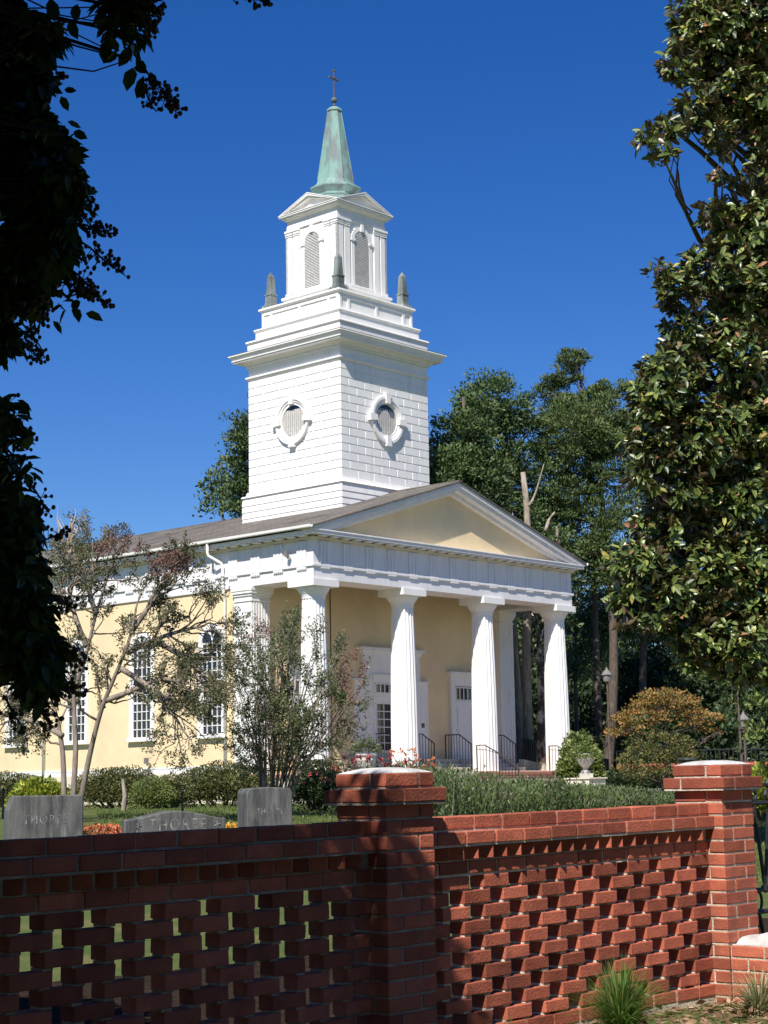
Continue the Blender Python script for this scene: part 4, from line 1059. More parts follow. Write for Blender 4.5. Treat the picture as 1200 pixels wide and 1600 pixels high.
# ---- the magnolia on the right
mg = [B(1140, 292, 25, 22), B(1185, 270, 25, 34), B(990, 700, 24, 26), B(1000, 620, 24, 22), B(965, 880, 24, 28), B(1030, 420, 24, 20), B(985, 960, 24, 24), B(1110, 330, 24.6, 24), B(1115, 60, 25, 70), B(1180, 40, 25, 80), B(1060, 100, 24.6, 36), B(1075, 20, 25, 34), B(1150, 150, 25, 60), B(1085, 165, 24.5, 40), B(1042, 200, 24.2, 32, dz=26), B(1010, 215, 24, 26, dz=20), B(1035, 240, 24, 24, dz=22),
      B(1130, 215, 24.5, 34), B(1190, 225, 25, 30), B(1182, 310, 25, 16), B(1118, 272, 24.4, 12), B(1200, 160, 25, 60),
      B(1130, 350, 25, 44), B(1190, 370, 25, 60), B(1110, 420, 24.6, 52), B(1060, 450, 24.2, 38), B(1170, 460, 25, 70), B(1075, 520, 24.4, 46), B(1140, 560, 24.8, 70),
      B(1050, 590, 24.2, 56), B(1020, 640, 24, 46), B(1100, 680, 24.5, 70), B(1180, 660, 25, 70), B(1020, 700, 24, 40), B(1010, 750, 24, 36), B(1060, 760, 24.5, 56),
      B(1140, 790, 25, 80), B(1020, 830, 24.3, 44), B(1000, 880, 24, 42), B(980, 925, 24, 34), B(1040, 930, 24.3, 54), B(1110, 900, 24.8, 74), B(1180, 900, 25, 80), B(1010, 960, 24, 30), B(1080, 1000, 24.5, 46), B(1150, 1010, 24.6, 60), B(1200, 1020, 25, 50),
      B(1300, 300, 26, 90), B(1260, 700, 26, 120), B(1260, 950, 26, 100)]
base = gp(1275, 27); root = empty('magnolia_tree', base); tag(root, 'large glossy magnolia with russet undersides filling the right side', 'tree')
m = MB(); tp = at(1190, -60, 26.5); pts, rr = limb(m, np.array(base) - [0, 0, .3], tp, .32, .12, 10, .012, 14)
for c, r in mg:
    j = max(1, min(12, int(np.searchsorted([p[2] for p in pts], c[2] - .8))))
    q, _ = limb(m, pts[j], c, .07, .015, 6, .07, 6)
    for k in range(3): limb(m, q[4], c + rnd_dirs(1)[0] * r[0] * .8, .022, .006, 5, .08, 4)
t = m.build('trunk', M['darkbark'], smooth=True); t.parent = root; t.matrix_parent_inverse = Matrix.Translation(-root.location)
V, F = join([whorls(mg, 4600, 9, .155, .40, shell=.62), whorls(mg, 3600, 8, .115, .44, shell=.60), whorls(mg, 2600, 8, .15, .42, shell=.1)])
c = fast_mesh('crown', V, F, L['magnolia']); c.parent = root; c.matrix_parent_inverse = Matrix.Translation(-root.location)
# lighter young tree under it at the right
tree('young_tree', 'bright green young tree under the magnolia at the right edge', 'tree', gp(1165, 40),
     [B(1110, 1040, 40, 30, dz=16), B(1140, 1060, 40, 34, dz=18), B(1160, 1100, 40, 24, dz=16), B(1190, 1150, 40, 26, dz=16), B(1170, 1000, 40, 30, dz=18)], .05, L['boxlight'], M['darkbark'], 46, .35, 26, .15, shell=0, limbs=12, asp=.5, flat=.5)

# ---- crape myrtles in the yard
def fan_shrub(name, label, base, stems, leafm, barkm, n_leaf, lsize, r0, depth=3, spread=.45, redtops=(), len0=1.0, sub=4, cat='tree'):
    """stems: list of polylines (world points). Branches fork from them, leaves grow on the twigs."""
    root = empty(name, tuple(base)); tag(root, label, cat)
    m = MB(); tips = []; segs = []
    def grow(p, d, L_, r, lvl):
        d = unit(d); e = p + d * L_; q, rr = limb(m, p, e, r, r * .55, 5 if lvl > 0 else 6, .07, 3)
        for a_, b_ in zip(q[:-1], q[1:]): segs.append((a_, b_, lvl))
        if lvl >= depth: tips.append(e); return
        for k in range(2 if lvl else 3):
            t = q[-1] if k == 0 else q[2]
            grow(t, d + rnd_dirs(1)[0] * spread + np.array([0, 0, .12]), L_ * RNG.uniform(.6, .85), r * .58, lvl + 1)
    for st in stems:
        st = [np.array(p, float) for p in st]; n = len(st)
        rr = [r0 * (1 - .62 * k / (n - 1)) for k in range(n)]
        # smooth the polyline
        pp = []; r2 = []
        for i in range(n - 1):
            p0 = st[max(i - 1, 0)]; p1 = st[i]; p2 = st[i + 1]; p3 = st[min(i + 2, n - 1)]
            for k in range(4):
                t = k / 4; pp.append(.5 * ((2 * p1) + (-p0 + p2) * t + (2 * p0 - 5 * p1 + 4 * p2 - p3) * t * t + (-p0 + 3 * p1 - 3 * p2 + p3) * t ** 3)); r2.append(rr[i] + (rr[i + 1] - rr[i]) * t)
        pp.append(st[-1]); r2.append(rr[-1]); m.tube(pp, r2, 7)
        N_ = len(pp)
        for k in range(sub):
            j = max(1, int(N_ * (.36 + .64 * (k + .5) / sub)) - 1)
            d = pp[min(j + 1, N_ - 1)] - pp[j - 1]; d = unit(d)
            grow(pp[j], d * .7 + rnd_dirs(1)[0] * .75, len0 * RNG.uniform(.6, 1.1), r2[j] * .6, 1)
        grow(pp[-1], pp[-1] - pp[-2], len0 * .7, r2[-1], 1)
    t = m.build('trunk', barkm, smooth=True); t.parent = root; t.matrix_parent_inverse = Matrix.Translation(-root.location)
    sg = [(a_, b_) for a_, b_, l in segs if l >= max(1, depth - 1)]
    A = np.array([s[0] for s in sg]); Bq = np.array([s[1] for s in sg]); idx = RNG.integers(0, len(sg), n_leaf); u = RNG.uniform(0, 1, n_leaf)[:, None]
    pos = A[idx] + (Bq[idx] - A[idx]) * u + RNG.normal(size=(n_leaf, 3)) * .035
    ax = unit(unit(Bq[idx] - A[idx]) * .5 + rnd_dirs(n_leaf))
    red = np.zeros(n_leaf, bool)
    for (c_, r_) in redtops: red |= (np.linalg.norm((pos - c_) / np.array(r_), axis=1) < 1)
    V, F = leaves(pos, ax, lsize, .5)
    c = fast_mesh('foliage', V, F, [leafm, L['red']], mi=red.astype(np.int32)); c.parent = root; c.matrix_parent_inverse = Matrix.Translation(-root.location)
    return root
Y = 30; b0 = at(108, 1262, Y); b0[2] = ground_z(b0[0], b0[1])
def pl(*p): return [at(x, y, Y + dy) for x, y, dy in p]
stems = [pl((100, 1262, 0), (98, 1180, .1), (88, 1120, .2), (70, 1050, .4), (50, 985, .5)),
         pl((113, 1262, -.1), (118, 1170, 0), (116, 1090, .1), (135, 1020, .1), (150, 960, .2), (170, 895, .2)),
         pl((124, 1262, 0), (140, 1180, -.1), (158, 1110, -.2), (180, 1055, -.3), (200, 1005, -.4), (212, 955, -.4)),
         pl((165, 1095, -.2), (205, 1080, -.4), (250, 1062, -.5), (290, 1068, -.6)),
         pl((200, 1020, -.3), (240, 1000, .2), (285, 985, .3), (318, 978, .3)),
         pl((98, 1150, .1), (60, 1130, .3), (20, 1120, .5), (-20, 1110, .5)),
         pl((135, 1010, .1), (120, 970, .3), (110, 930, .4), (120, 900, .4)),
         pl((190, 1045, -.3), (235, 1075, -.7), (265, 1110, -.8), (280, 1130, -.9)), pl((240, 1000, .2), (290, 1030, .3), (320, 1060, .4)), pl((118, 1100, .2), (70, 1070, .5), (30, 1040, .6), (-10, 1020, .7)),
         pl((204, 990, -.3), (228, 955, -.3), (248, 925, -.2), (258, 905, -.1)), pl((150, 960, .2), (140, 920, .3), (150, 880, .3))]
fan_shrub('crape_myrtle', 'three trunked crape myrtle with sparse leaves before the left church wall', b0, stems, L['myrtle'], M['midbark'], 42000, .050, .054, depth=4, spread=.7, sub=12, len0=.50,
          redtops=[(at(190, 850, Y), (.6, 2, .22)), (at(262, 885, Y), (.45, 2, .28))])
Y = 33; b1 = at(428, 1262, Y); b1[2] = ground_z(b1[0], b1[1]); st = []
for k in range(30):
    tx = 370 + 180 * (k + .5) / 30 + RNG.normal() * 6; ty = 1035 + 50 * abs((tx - 445) / 110) ** 1.6 + RNG.uniform(-25, 70)
    bx = 428 + (tx - 450) * .22 + RNG.normal() * 5; dy = RNG.normal() * .5
    st.append([at(bx, 1262, Y + dy * .2), at(bx + (tx - bx) * .22, 1205, Y + dy * .3), at(bx + (tx - bx) * .6, 1205 - (1205 - ty) * .5, Y + dy * .7), at(tx, ty, Y + dy)])
fan_shrub('crape_myrtle', 'fan shaped multi stemmed crape myrtle bush in front of the corner column', b1, st, L['bushleaf'], M['midbark'], 26000, .050, .024, depth=3, spread=.34, sub=5, len0=.55,
          redtops=[(at(395, 985, Y), (.35, 2, .3)), (at(552, 1050, Y), (.3, 2, .6))])

# ---- shrubs, hedges and flowers
def shrub(name, label, cat, c, r, leafm, n, size, group=None, flat_top=False, extra=None):
    g = ground_z(c[0], c[1]); root = empty(name, (c[0], c[1], g)); tag(root, label, cat, group)
    d = rnd_dirs(n); d[:, 2] = np.abs(d[:, 2]) * np.where(RNG.random(n) < .8, 1, -.3)
    t = RNG.uniform(.80, 1.02, n)[:, None]
    lump = 1 + .07 * np.sin(d[:, :1] * 7 + c[0]) * np.cos(d[:, 1:2] * 6)
    pos = np.array([c[0], c[1], g + r[2] * .35]) + d * np.array([r[0], r[1], r[2] * .65]) * t * lump
    k_ = int(n * .35); th_ = RNG.uniform(0, 2 * math.pi, k_); wv = 1 + .05 * np.sin(th_ * 6 + c[0])
    pos[:k_] = np.stack([c[0] + np.cos(th_) * r[0] * wv * RNG.uniform(.9, 1.0, k_), c[1] + np.sin(th_) * r[1] * wv * RNG.uniform(.9, 1.0, k_), g + RNG.uniform(.03, .5, k_) * r[2]], 1)
    d[:k_] = np.stack([np.cos(th_), np.sin(th_), .2 + 0 * th_], 1)
    pos[:, 2] = np.maximum(pos[:, 2], g + .03)
    V, F = leaves(pos, unit(d + rnd_dirs(n) * .8), size, .55)
    parts = [(V, F)]
    o = fast_mesh('foliage', *join(parts), leafm); o.parent = root; o.matrix_parent_inverse = Matrix.Translation(-root.location)
    # twiggy dark core so the hedge is not hollow
    m = MB()
    for k in range(14):
        e = np.array([c[0], c[1], g]) + np.array([RNG.uniform(-.8, .8) * r[0], RNG.uniform(-.8, .8) * r[1], r[2] * RNG.uniform(.5, .8)])
        limb(m, (c[0] + (e[0] - c[0]) * .3, c[1], g - .05), e, .03, .008, 5)
    o = m.build('stems', M['darkbark']); o.parent = root; o.matrix_parent_inverse = Matrix.Translation(-root.location)
    V, F = leaves(np.array([c[0], c[1], g + r[2] * .35]) + d[:n // 2] * np.array([r[0], r[1], r[2] * .6]) * .72, rnd_dirs(n // 2), size * 2, .9)
    o = fast_mesh('inner_foliage', V, F, leafm); o.parent = root; o.matrix_parent_inverse = Matrix.Translation(-root.location)
    return root
def put(px, Y): q = at(px, 1235, Y); return (q[0], q[1])
shrub('boxwood', 'clipped rounded boxwood at the far left edge by the church wall', 'shrub', put(18, 46), (1.15, .9, .98), L['box'], 6500, .06, 'clipped shrubs along the church wall')
shrub('boxwood', 'long clipped hedge with rounded end behind the pale post, below the wall floodlight', 'hedge', put(185, 46), (1.35, 1.0, 1.08), L['box'], 10000, .06, 'clipped shrubs along the church wall')
shrub('boxwood', 'small light green clipped ball before the long hedge', 'shrub', put(238, 42), (.55, .5, .76), L['boxlight'], 3600, .05, 'clipped shrubs along the church wall')
shrub('boxwood', 'small darker clipped ball with red sprigs beside the light green one', 'shrub', put(268, 42.5), (.55, .5, .84), L['box'], 3600, .05, 'clipped shrubs along the church wall')
shrub('boxwood', 'tall clipped hedge mound left of the narrow gravestone', 'hedge', put(350, 44), (1.35, 1.0, 1.12), L['box'], 10000, .06, 'clipped shrubs along the church wall')
shrub('fern_shrub', 'feathery lime green shrub at left above the first gravestone', 'shrub', put(62, 36), (.62, .5, .72), L['lime'], 2200, .10)
def flowers(name, label, c, r, n, h, stemm, flm, n_fl, fs, lsize=.05):
    g = ground_z(c[0], c[1]); root = empty(name, (c[0], c[1], g)); tag(root, label, 'flowering plant')
    d = RNG.uniform(-1, 1, (n, 2)); hz = RNG.uniform(.05, 1, n) * h * (1 - .4 * (d ** 2).sum(1) * .5)
    pos = np.stack([c[0] + d[:, 0] * r[0], c[1] + d[:, 1] * r[1], g + hz], 1)
    V, F = leaves(pos, unit(rnd_dirs(n) + [0, 0, .5]), lsize, .5); o = fast_mesh('foliage', V, F, stemm); o.parent = root; o.matrix_parent_inverse = Matrix.Translation(-root.location)
    d = RNG.uniform(-1, 1, (n_fl, 2)); ph = np.stack([c[0] + d[:, 0] * r[0], c[1] + d[:, 1] * r[1], g + h * RNG.uniform(.75, 1.12, n_fl)], 1)
    pos = np.repeat(ph, 9, 0) + RNG.normal(size=(n_fl * 9, 3)) * fs * .35
    V, F = leaves(pos, unit(rnd_dirs(len(pos)) + [0, 0, .6]), fs, .8); o = fast_mesh('flowers', V, F, flm); o.parent = root; o.matrix_parent_inverse = Matrix.Translation(-root.location)
    m = MB()
    for k in range(16):
        q = ph[k % n_fl]; limb(m, (c[0] + (q[0] - c[0]) * .5, c[1] + (q[1] - c[1]) * .5, g - .03), q, .012, .005, 4, .05, 3)
    o = m.build('stems', M['darkbark']); o.parent = root; o.matrix_parent_inverse = Matrix.Translation(-root.location)
    return root
flowers('flower_clump', 'low coral red flowers between the first two gravestones', put(150, 22), (.28, .3), 900, .30, L['mid'], L['coralflower'], 90, .04)
flowers('flower_clump', 'low yellow orange flowers left of the narrow gravestone', put(357, 23), (.16, .3), 600, .28, L['mid'], L['yellowflower'], 70, .04)
c_ = put(497, 36); shrub('rose_bush', 'rose bush with scattered pink red blooms right of the narrow gravestone', 'shrub', c_, (.62, .5, 1.02), L['rose'], 3600, .065)
g_ = ground_z(*c_); rb = sc.objects[-1]
def blooms(parent_label, pts, flm, fs=.06):
    pos = np.repeat(np.array(pts), 14, 0); pos = pos + RNG.normal(size=pos.shape) * fs * .4
    V, F = leaves(pos, unit(rnd_dirs(len(pos)) + [0, -.4, .4]), fs, .9); o = fast_mesh('blooms', V, F, flm)
    r = [x for x in sc.objects if x.get('label') == parent_label][0]; o.parent = r; bpy.context.view_layer.update(); o.matrix_parent_inverse = Matrix.Translation(-r.location)
blooms('rose bush with scattered pink red blooms right of the narrow gravestone', [at(x, y, 35.5 + RNG.normal() * .1) for x, y in [(474, 1225), (503, 1218), (513, 1219), (520, 1222), (500, 1208), (493, 1206), (483, 1209), (471, 1222), (515, 1196), (514, 1202), (526, 1198), (523, 1194), (528, 1204), (513, 1194)]], L['redflower'], .042)
c_ = put(590, 35)
flowers('rose_bush', 'taller red flowering plants rising just behind the middle pier', (c_[0], c_[1] + .3), (.95, .3), 2200, 1.05, L['rose'], L['redflower'], 22, .065, .06)
flowers('rose_bush', 'pink flowering plants in front of the second column', (put(640, 37)[0], 37), (.55, .3), 1500, 1.10, L['rose'], L['coralflower'], 22, .055, .06)

# ---- tall flowering border (one mass of stems) right of the middle pier
n = 9000
t = RNG.uniform(0, 1, n); dep = RNG.uniform(-1.2, 1.2, n)
p0, p1 = at(650, 1270, 27.5), at(1075, 1250, 42)
bx = p0[0] + (p1[0] - p0[0]) * t - dep * .74 * .6; by = p0[1] + (p1[1] - p0[1]) * t + dep * .67
bz = np.array([ground_z(x, y) for x, y in zip(bx, by)])
hh = RNG.uniform(.55, 1.12, n) * (1.0 - .84 * t) * (.88 + .12 * np.sin(t * 23))
lean = RNG.normal(size=(n, 2)) * .16
parts = []
pos = np.stack([bx, by, bz], 1); ax = np.stack([lean[:, 0], lean[:, 1], np.ones(n)], 1)
Vq, Fq = leaves(pos, ax, .8, .03); Vq = Vq.reshape(n, 4, 3)
tip = pos + ax * hh[:, None]; side = RNG.normal(size=(n, 3)); side[:, 2] = 0; side = unit(side) * .007
Vq = np.stack([pos - side, pos + side, tip + side * .5, tip - side * .5], 1).reshape(-1, 3); parts.append((Vq, np.arange(4 * n).reshape(n, 4)))
k = 9; u = RNG.uniform(.2, 1.02, n * k); pp = np.repeat(pos, k, 0) + np.repeat(ax * hh[:, None], k, 0) * u[:, None]
parts.append(leaves(pp, unit(rnd_dirs(n * k) + [0, 0, 1.1]), .085, .26))
V, F = join(parts); o = fast_mesh('flower_border', V, F, L['meadow']); kind(o, 'stuff'); tag(o, 'tall grey green flowering border between the brick wall and the portico steps', 'flower border')

# ---- lawn blades where the lawn can be seen
n = 60000
px = np.concatenate([RNG.uniform(150, 700, n // 2), RNG.uniform(640, 1200, n // 2)]); Yd = RNG.uniform(19, 44, n)
x = (px - 600) / FPX * Yd; z = np.array([ground_z(a, b) for a, b in zip(x, Yd)])
V, F = leaves(np.stack([x, Yd, z], 1), unit(RNG.normal(size=(n, 3)) * [.5, .5, 0] + [0, 0, 1]), .055, .25)
o = fast_mesh('lawn_grass', V, F, L['lawnblade']); kind(o, 'stuff'); tag(o, 'short green lawn grass around the gravestones', 'grass')

# ---- Japanese maple, evergreen shrubs and planters on the right
tree('maple_tree', 'low spreading maple turning orange in front of the dark wood', 'tree', gp(1040, 45),
     [B(1040, 1100, 45, 52, dz=20), B(1000, 1125, 44.6, 40, dz=14), B(1085, 1125, 44.8, 38, dz=14), B(975, 1145, 44.5, 26, dz=7), B(1105, 1145, 44.8, 26, dz=7), B(1035, 1090, 45, 30, dz=14)],
     .08, L['maple'], M['darkbark'], 150, .26, 46, .075, shell=.45, limbs=16, flat=.35, asp=.6, up=.1)
tree('dark_shrub', 'dark green lower shrub under the orange maple', 'shrub', gp(1030, 44),
     [B(1035, 1170, 44, 56, dz=22), B(990, 1200, 43.6, 32, dz=18), B(1060, 1195, 43.6, 46, dz=20), B(1000, 1212, 45, 34, dz=14), B(1060, 1212, 46, 40, dz=14), B(1110, 1205, 47, 30, dz=16)], .05, L['maplelow'], M['darkbark'], 130, .26, 40, .08, shell=.3, limbs=8, flat=.4, asp=.5)
shrub('planter_shrub', 'bright green shrub growing behind the stone urn by the last column', 'shrub', put(908, 50), (.62, .5, 1.9), L['boxlight'], 2200, .14)
shrub('lime_shrub', 'yellow green shrub at the right edge beyond the right pier', 'shrub', put(1192, 33), (.32, .4, 1.12), L['lime'], 1500, .07)
def urn(c, z, s, label):
    m = MB(); m.lathe([(.15 * s, 0), (.16 * s, .05 * s), (.07 * s, .10 * s), (.08 * s, .16 * s), (.20 * s, .28 * s), (.26 * s, .42 * s), (.25 * s, .50 * s), (.30 * s, .54 * s), (.29 * s, .58 * s), (.20 * s, .57 * s)], 24)
    m.box(-.19 * s, .19 * s, -.19 * s, .19 * s, -.12 * s, 0)
    o = m.build('stone_urn', M['concrete'], smooth=False); o.location = (c[0], c[1], z); return tag(o, label, 'urn')
def plant_in(c, z, r, leafm, label, n=700):
    d = rnd_dirs(n); d[:, 2] = np.abs(d[:, 2]) * .9 - .15; pos = np.array([c[0], c[1], z]) + d * r * RNG.uniform(.3, 1, n)[:, None]
    V, F = leaves(pos, unit(d + rnd_dirs(n) * .7), .09, .5); o = fast_mesh('potted_plant', V, F, leafm); return tag(o, label, 'plant')
q = at(915, 1200, 48.5); urn(q, 1.44, .95, 'pale stone urn planter on the block right of the last column'); plant_in(q, 1.92, .46, L['boxlight'], 'trailing light green plant in the urn right of the last column', 1500)
q = at(572, 1208, 52); urn(q, 1.46, 1.2, 'pale stone urn beside the corner column behind the red flowers'); plant_in(q, 2.25, .5, L['bushleaf'], 'dark bushy plant in the urn beside the corner column')
# boxes under the urns so that they stand on something
for px, Y, lb in ((915, 48.5, 'cream block carrying the right hand urn'), (572, 52, 'cream block carrying the urn near the corner column')):
    q = at(px, 1220, Y); m = MB(); m.box(-.4, .4, -.4, .4, -.1, .58); m.box(-.44, .44, -.44, .44, .58, .62)
    g = ground_z(q[0], q[1]); o = m.build('stone_plinth', M['cream'], bevel=.01); o.location = (q[0], q[1], g + (1.30 - .62 - g) * 0 - .02); o.rotation_euler = (0, 0, TH)
    tag(o, lb, 'plinth')
for px, r_, lb in ((975, 1.0, 'low dark hedge clump right of the urn'), (1045, 1.3, 'low dark hedge clump under the orange maple'), (1120, 1.3, 'low dark hedge clump behind the right pier'), (1180, 1.0, 'low dark hedge clump behind the iron fence')):
    shrub('hedge_shrub', lb, 'shrub', put(px, 56), (r_, .7, .86), L['dark'], 4200, .10, 'low hedge before the distant brick wall')
# lamp posts and bird bath
def lamp_post(c, h, label, s=1.0):
    g = ground_z(*c[:2]); t = empty('lamp_post', (c[0], c[1], g)); tag(t, label, 'lamp post', 'lamp posts')
    m = MB(); m.lathe([(.08, 0), (.08, .3), (.035, .34), (.028, h)], 10); m.build('pole', M['darkbark'], t)
    m = MB(); m.lathe([(.04, h), (.13 * s, h + .03), (.15 * s, h + .22), (.20 * s, h + .25), (.12 * s, h + .36), (.04, h + .44), (.02, h + .52)], 8); m.build('lantern', M['greymetal'], t); return t
q = at(948, 1050, 60); lamp_post(q, 3.9, 'lamp post with grey lantern before the pine trunks', 1.0)
q = at(1162, 1128, 55); lamp_post(q, 2.1, 'short lamp post with grey lantern in the dark under the magnolia', 1.0)
q = put(1075, 43); m = MB(); m.lathe([(.14, 0), (.12, .08), (.05, .16), (.05, .62), (.12, .68), (.26, .76), (.27, .80), (.20, .78)], 16); o = m.build('bird_bath', M['granite']); o.location = (q[0], q[1], 1.3)
o.location = (q[0], q[1] - .2, ground_z(*q)); o.scale = (1, 1, 1.35); tag(o, 'grey stone bird bath under the orange maple', 'bird bath')
# pale post and thin black stakes in the churchyard
q = put(193, 38); m = MB(); m.tube([(0, 0, 0), (.03, 0, .35), (-.02, 0, .72)], [.055, .05, .035], 8); o = m.build('garden_post', M['palebark']); o.location = (q[0], q[1], ground_z(*q)); tag(o, 'short pale weathered post in front of the long clipped hedge', 'post')
for px, Y, h, lb in ((285, 34, .42, 'thin black stake between the hedge balls and the narrow gravestone'), (5, 32, .5, 'thin black stake at the far left by the first gravestone')):
    q = put(px, Y); m = MB(); m.tube([(0, 0, 0), (0, 0, h)], .022, 6); m.lathe([(.03, h), (.035, h + .02), (.01, h + .06)], 6); o = m.build('iron_stake', M['iron']); o.location = (q[0], q[1], ground_z(*q)); tag(o, lb, 'stake')
# distant brick wall with iron railing at the right
m = MB(); a = at(965, 1205, 62); b_ = at(1300, 1205, 62)
m.box(a[0], b_[0], 62, 62.3, .5, 1.82); o = m.build('far_brick_wall', M['brick']); tag(o, 'distant low red brick wall behind the maple, topped by railings', 'wall')
m2 = MB()
for k in range(60): xx = a[0] + k * .16; m2.box(xx - .012, xx + .012, 62.1, 62.13, 1.82, 2.3)
m2.box(a[0], a[0] + 9.6, 62.09, 62.14, 2.26, 2.3); r_ = m2.build('railing', M['iron'], o)

# ---- grass clumps and litter at the foot of the wall
def grass_clump(label, s, o_, n, h, leafm, spread):
    c = wall_xf((s, o_, -0.035)); root = empty('grass_clump', c); tag(root, label, 'grass clump')
    V = []; F = []; 
    for k in range(n):
        th = RNG.uniform(0, 2 * math.pi); ln = h * RNG.uniform(.5, 1.1); out = RNG.uniform(.1, 1) * spread
        d = np.array([math.cos(th), math.sin(th), 0]); s_ = np.array([-math.sin(th), math.cos(th), 0]); w0 = RNG.uniform(.003, .006)
        p0_ = d * RNG.uniform(0, .05); b = len(V)
        for j in range(5):
            t = j / 4; p = p0_ + d * out * t ** 1.6 + np.array([0, 0, ln * (t - .45 * t * t * (out / spread + .3))]); ww = w0 * (1 - t * .92)
            V += [p - s_ * ww, p + s_ * ww]
        for j in range(4): F.append((b + 2 * j, b + 2 * j + 1, b + 2 * j + 3, b + 2 * j + 2))
    o = fast_mesh('blades', np.array(V), np.array(F), leafm, parent=root); return root
grass_clump('dense dark green grass clump at the foot of the sunlit wall panel', 1.17, .34, 900, .46, L['blade'], .33)
grass_clump('pale straw coloured grass clump in front of the right pier', 2.22, .42, 260, .30, L['paleblade'], .30)
grass_clump('small pale green grass tuft low at the bottom of the wall panel', .62, .14, 30, .20, L['blade'], .12)
n = 9000; s_ = RNG.uniform(-.5, 4.5, n); o_ = RNG.uniform(.02, 2.0, n)
pos = np.array([0, 7.7, 0]) + s_[:, None] * dv + o_[:, None] * nv; pos[:, 2] = -.025 + .011 * s_ + RNG.uniform(0, .02, n)
dd_ = rnd_dirs(n); dd_[:, 2] *= .25
V, F = leaves(pos, dd_, .075, .12); V2, F2 = leaves(pos[:1600] + [0, 0, .01], dd_[:1600], .05, .6)
V, F = join([(V, F), (V2, F2)]); o = fast_mesh('pine_straw', V, F, L['straw']); kind(o, 'stuff'); tag(o, 'fallen pine straw and dry leaves on the bed below the wall', 'pine straw')

# ================================================================== NEAR TREE (left, partly overhead)
nb = [B(20, 130, 4.6, 42), B(60, 60, 4.4, 22), B(30, 250, 4.5, 67), B(90, 300, 4.3, 27), B(60, 380, 4.4, 42), B(20, 440, 4.6, 42), B(100, 210, 4.2, 8), B(120, 350, 4.3, 12), B(-20, 20, 4.8, 42),
      B(190, 10, 4.0, 18), B(188, 50, 4.0, 14), B(203, 92, 4.0, 6), B(-25, 700, 4.6, 18), B(-25, 765, 4.6, 30), B(0, 830, 4.5, 38), B(14, 900, 4.4, 36), B(28, 970, 4.3, 36), B(54, 1025, 4.3, 28), B(62, 1075, 4.3, 18), B(-20, 1000, 4.5, 44), B(-40, 900, 4.8, 50), B(-10, 645, 4.7, 14), B(-8, 530, 4.7, 24)]
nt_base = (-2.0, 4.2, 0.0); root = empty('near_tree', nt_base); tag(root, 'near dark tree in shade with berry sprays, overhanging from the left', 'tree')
over = [((-2.9, 4.4, 1.3), (.8, .9, 1.0)), ((-3.1, 5.6, 1.6), (.8, .8, 1.2)), ((-2.7, 3.2, 1.2), (.7, .8, 1.0)), ((-3.0, 6.2, 3.0), (.9, .9, .9))] + [((x_, y_, 4.9 + .3 * math.sin(x_ * 3)), (.8, .8, .5)) for x_, y_ in ((-1.6, 2.2), (-.7, 1.9), (.2, 2.0), (1.1, 2.2), (-1.2, 1.0), (0, .8), (1.2, 1.0), (2.1, 1.6), (-.5, 3.0), (2.3, .4), (.6, -.3), (-.8, -.2))] + [((-1.32 - .42 * k, 4.26 - .42 * k, 4.62), (.55, .55, .42)) for k in range(7)] + [((-1.75, 2.9, z_), (.8, .8, .7)) for z_ in (1.7, 2.5, 3.3, 4.1)] + [((-2.0, 4.6, 3.2), (.9, .7, .9)), ((-2.6, 3.4, 3.4), (.9, .9, .9)), ((-1.3, 3.3, 4.3), (.7, .8, .5))]  # unseen crown casting the wall shade; outer masses added to darken it further
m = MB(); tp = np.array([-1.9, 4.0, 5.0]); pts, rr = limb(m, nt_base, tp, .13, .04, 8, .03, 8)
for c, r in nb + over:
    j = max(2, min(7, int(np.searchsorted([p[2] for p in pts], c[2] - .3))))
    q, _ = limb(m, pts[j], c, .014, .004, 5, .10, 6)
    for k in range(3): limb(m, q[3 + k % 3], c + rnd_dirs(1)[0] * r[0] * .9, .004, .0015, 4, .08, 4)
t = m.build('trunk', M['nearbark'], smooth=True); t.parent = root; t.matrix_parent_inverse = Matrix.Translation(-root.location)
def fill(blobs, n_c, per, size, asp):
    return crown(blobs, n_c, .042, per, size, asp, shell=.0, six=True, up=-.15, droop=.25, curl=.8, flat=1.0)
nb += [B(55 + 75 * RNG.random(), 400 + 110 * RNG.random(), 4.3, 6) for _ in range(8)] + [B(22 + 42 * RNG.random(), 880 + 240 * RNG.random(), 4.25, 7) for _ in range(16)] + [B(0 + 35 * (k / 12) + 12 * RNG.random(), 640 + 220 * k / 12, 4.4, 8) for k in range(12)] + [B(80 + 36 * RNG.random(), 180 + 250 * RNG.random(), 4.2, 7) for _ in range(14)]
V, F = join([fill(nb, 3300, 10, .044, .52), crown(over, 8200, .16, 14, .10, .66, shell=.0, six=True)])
c = fast_mesh('crown', V, F, L['near']); c.parent = root; c.matrix_parent_inverse = Matrix.Translation(-root.location)
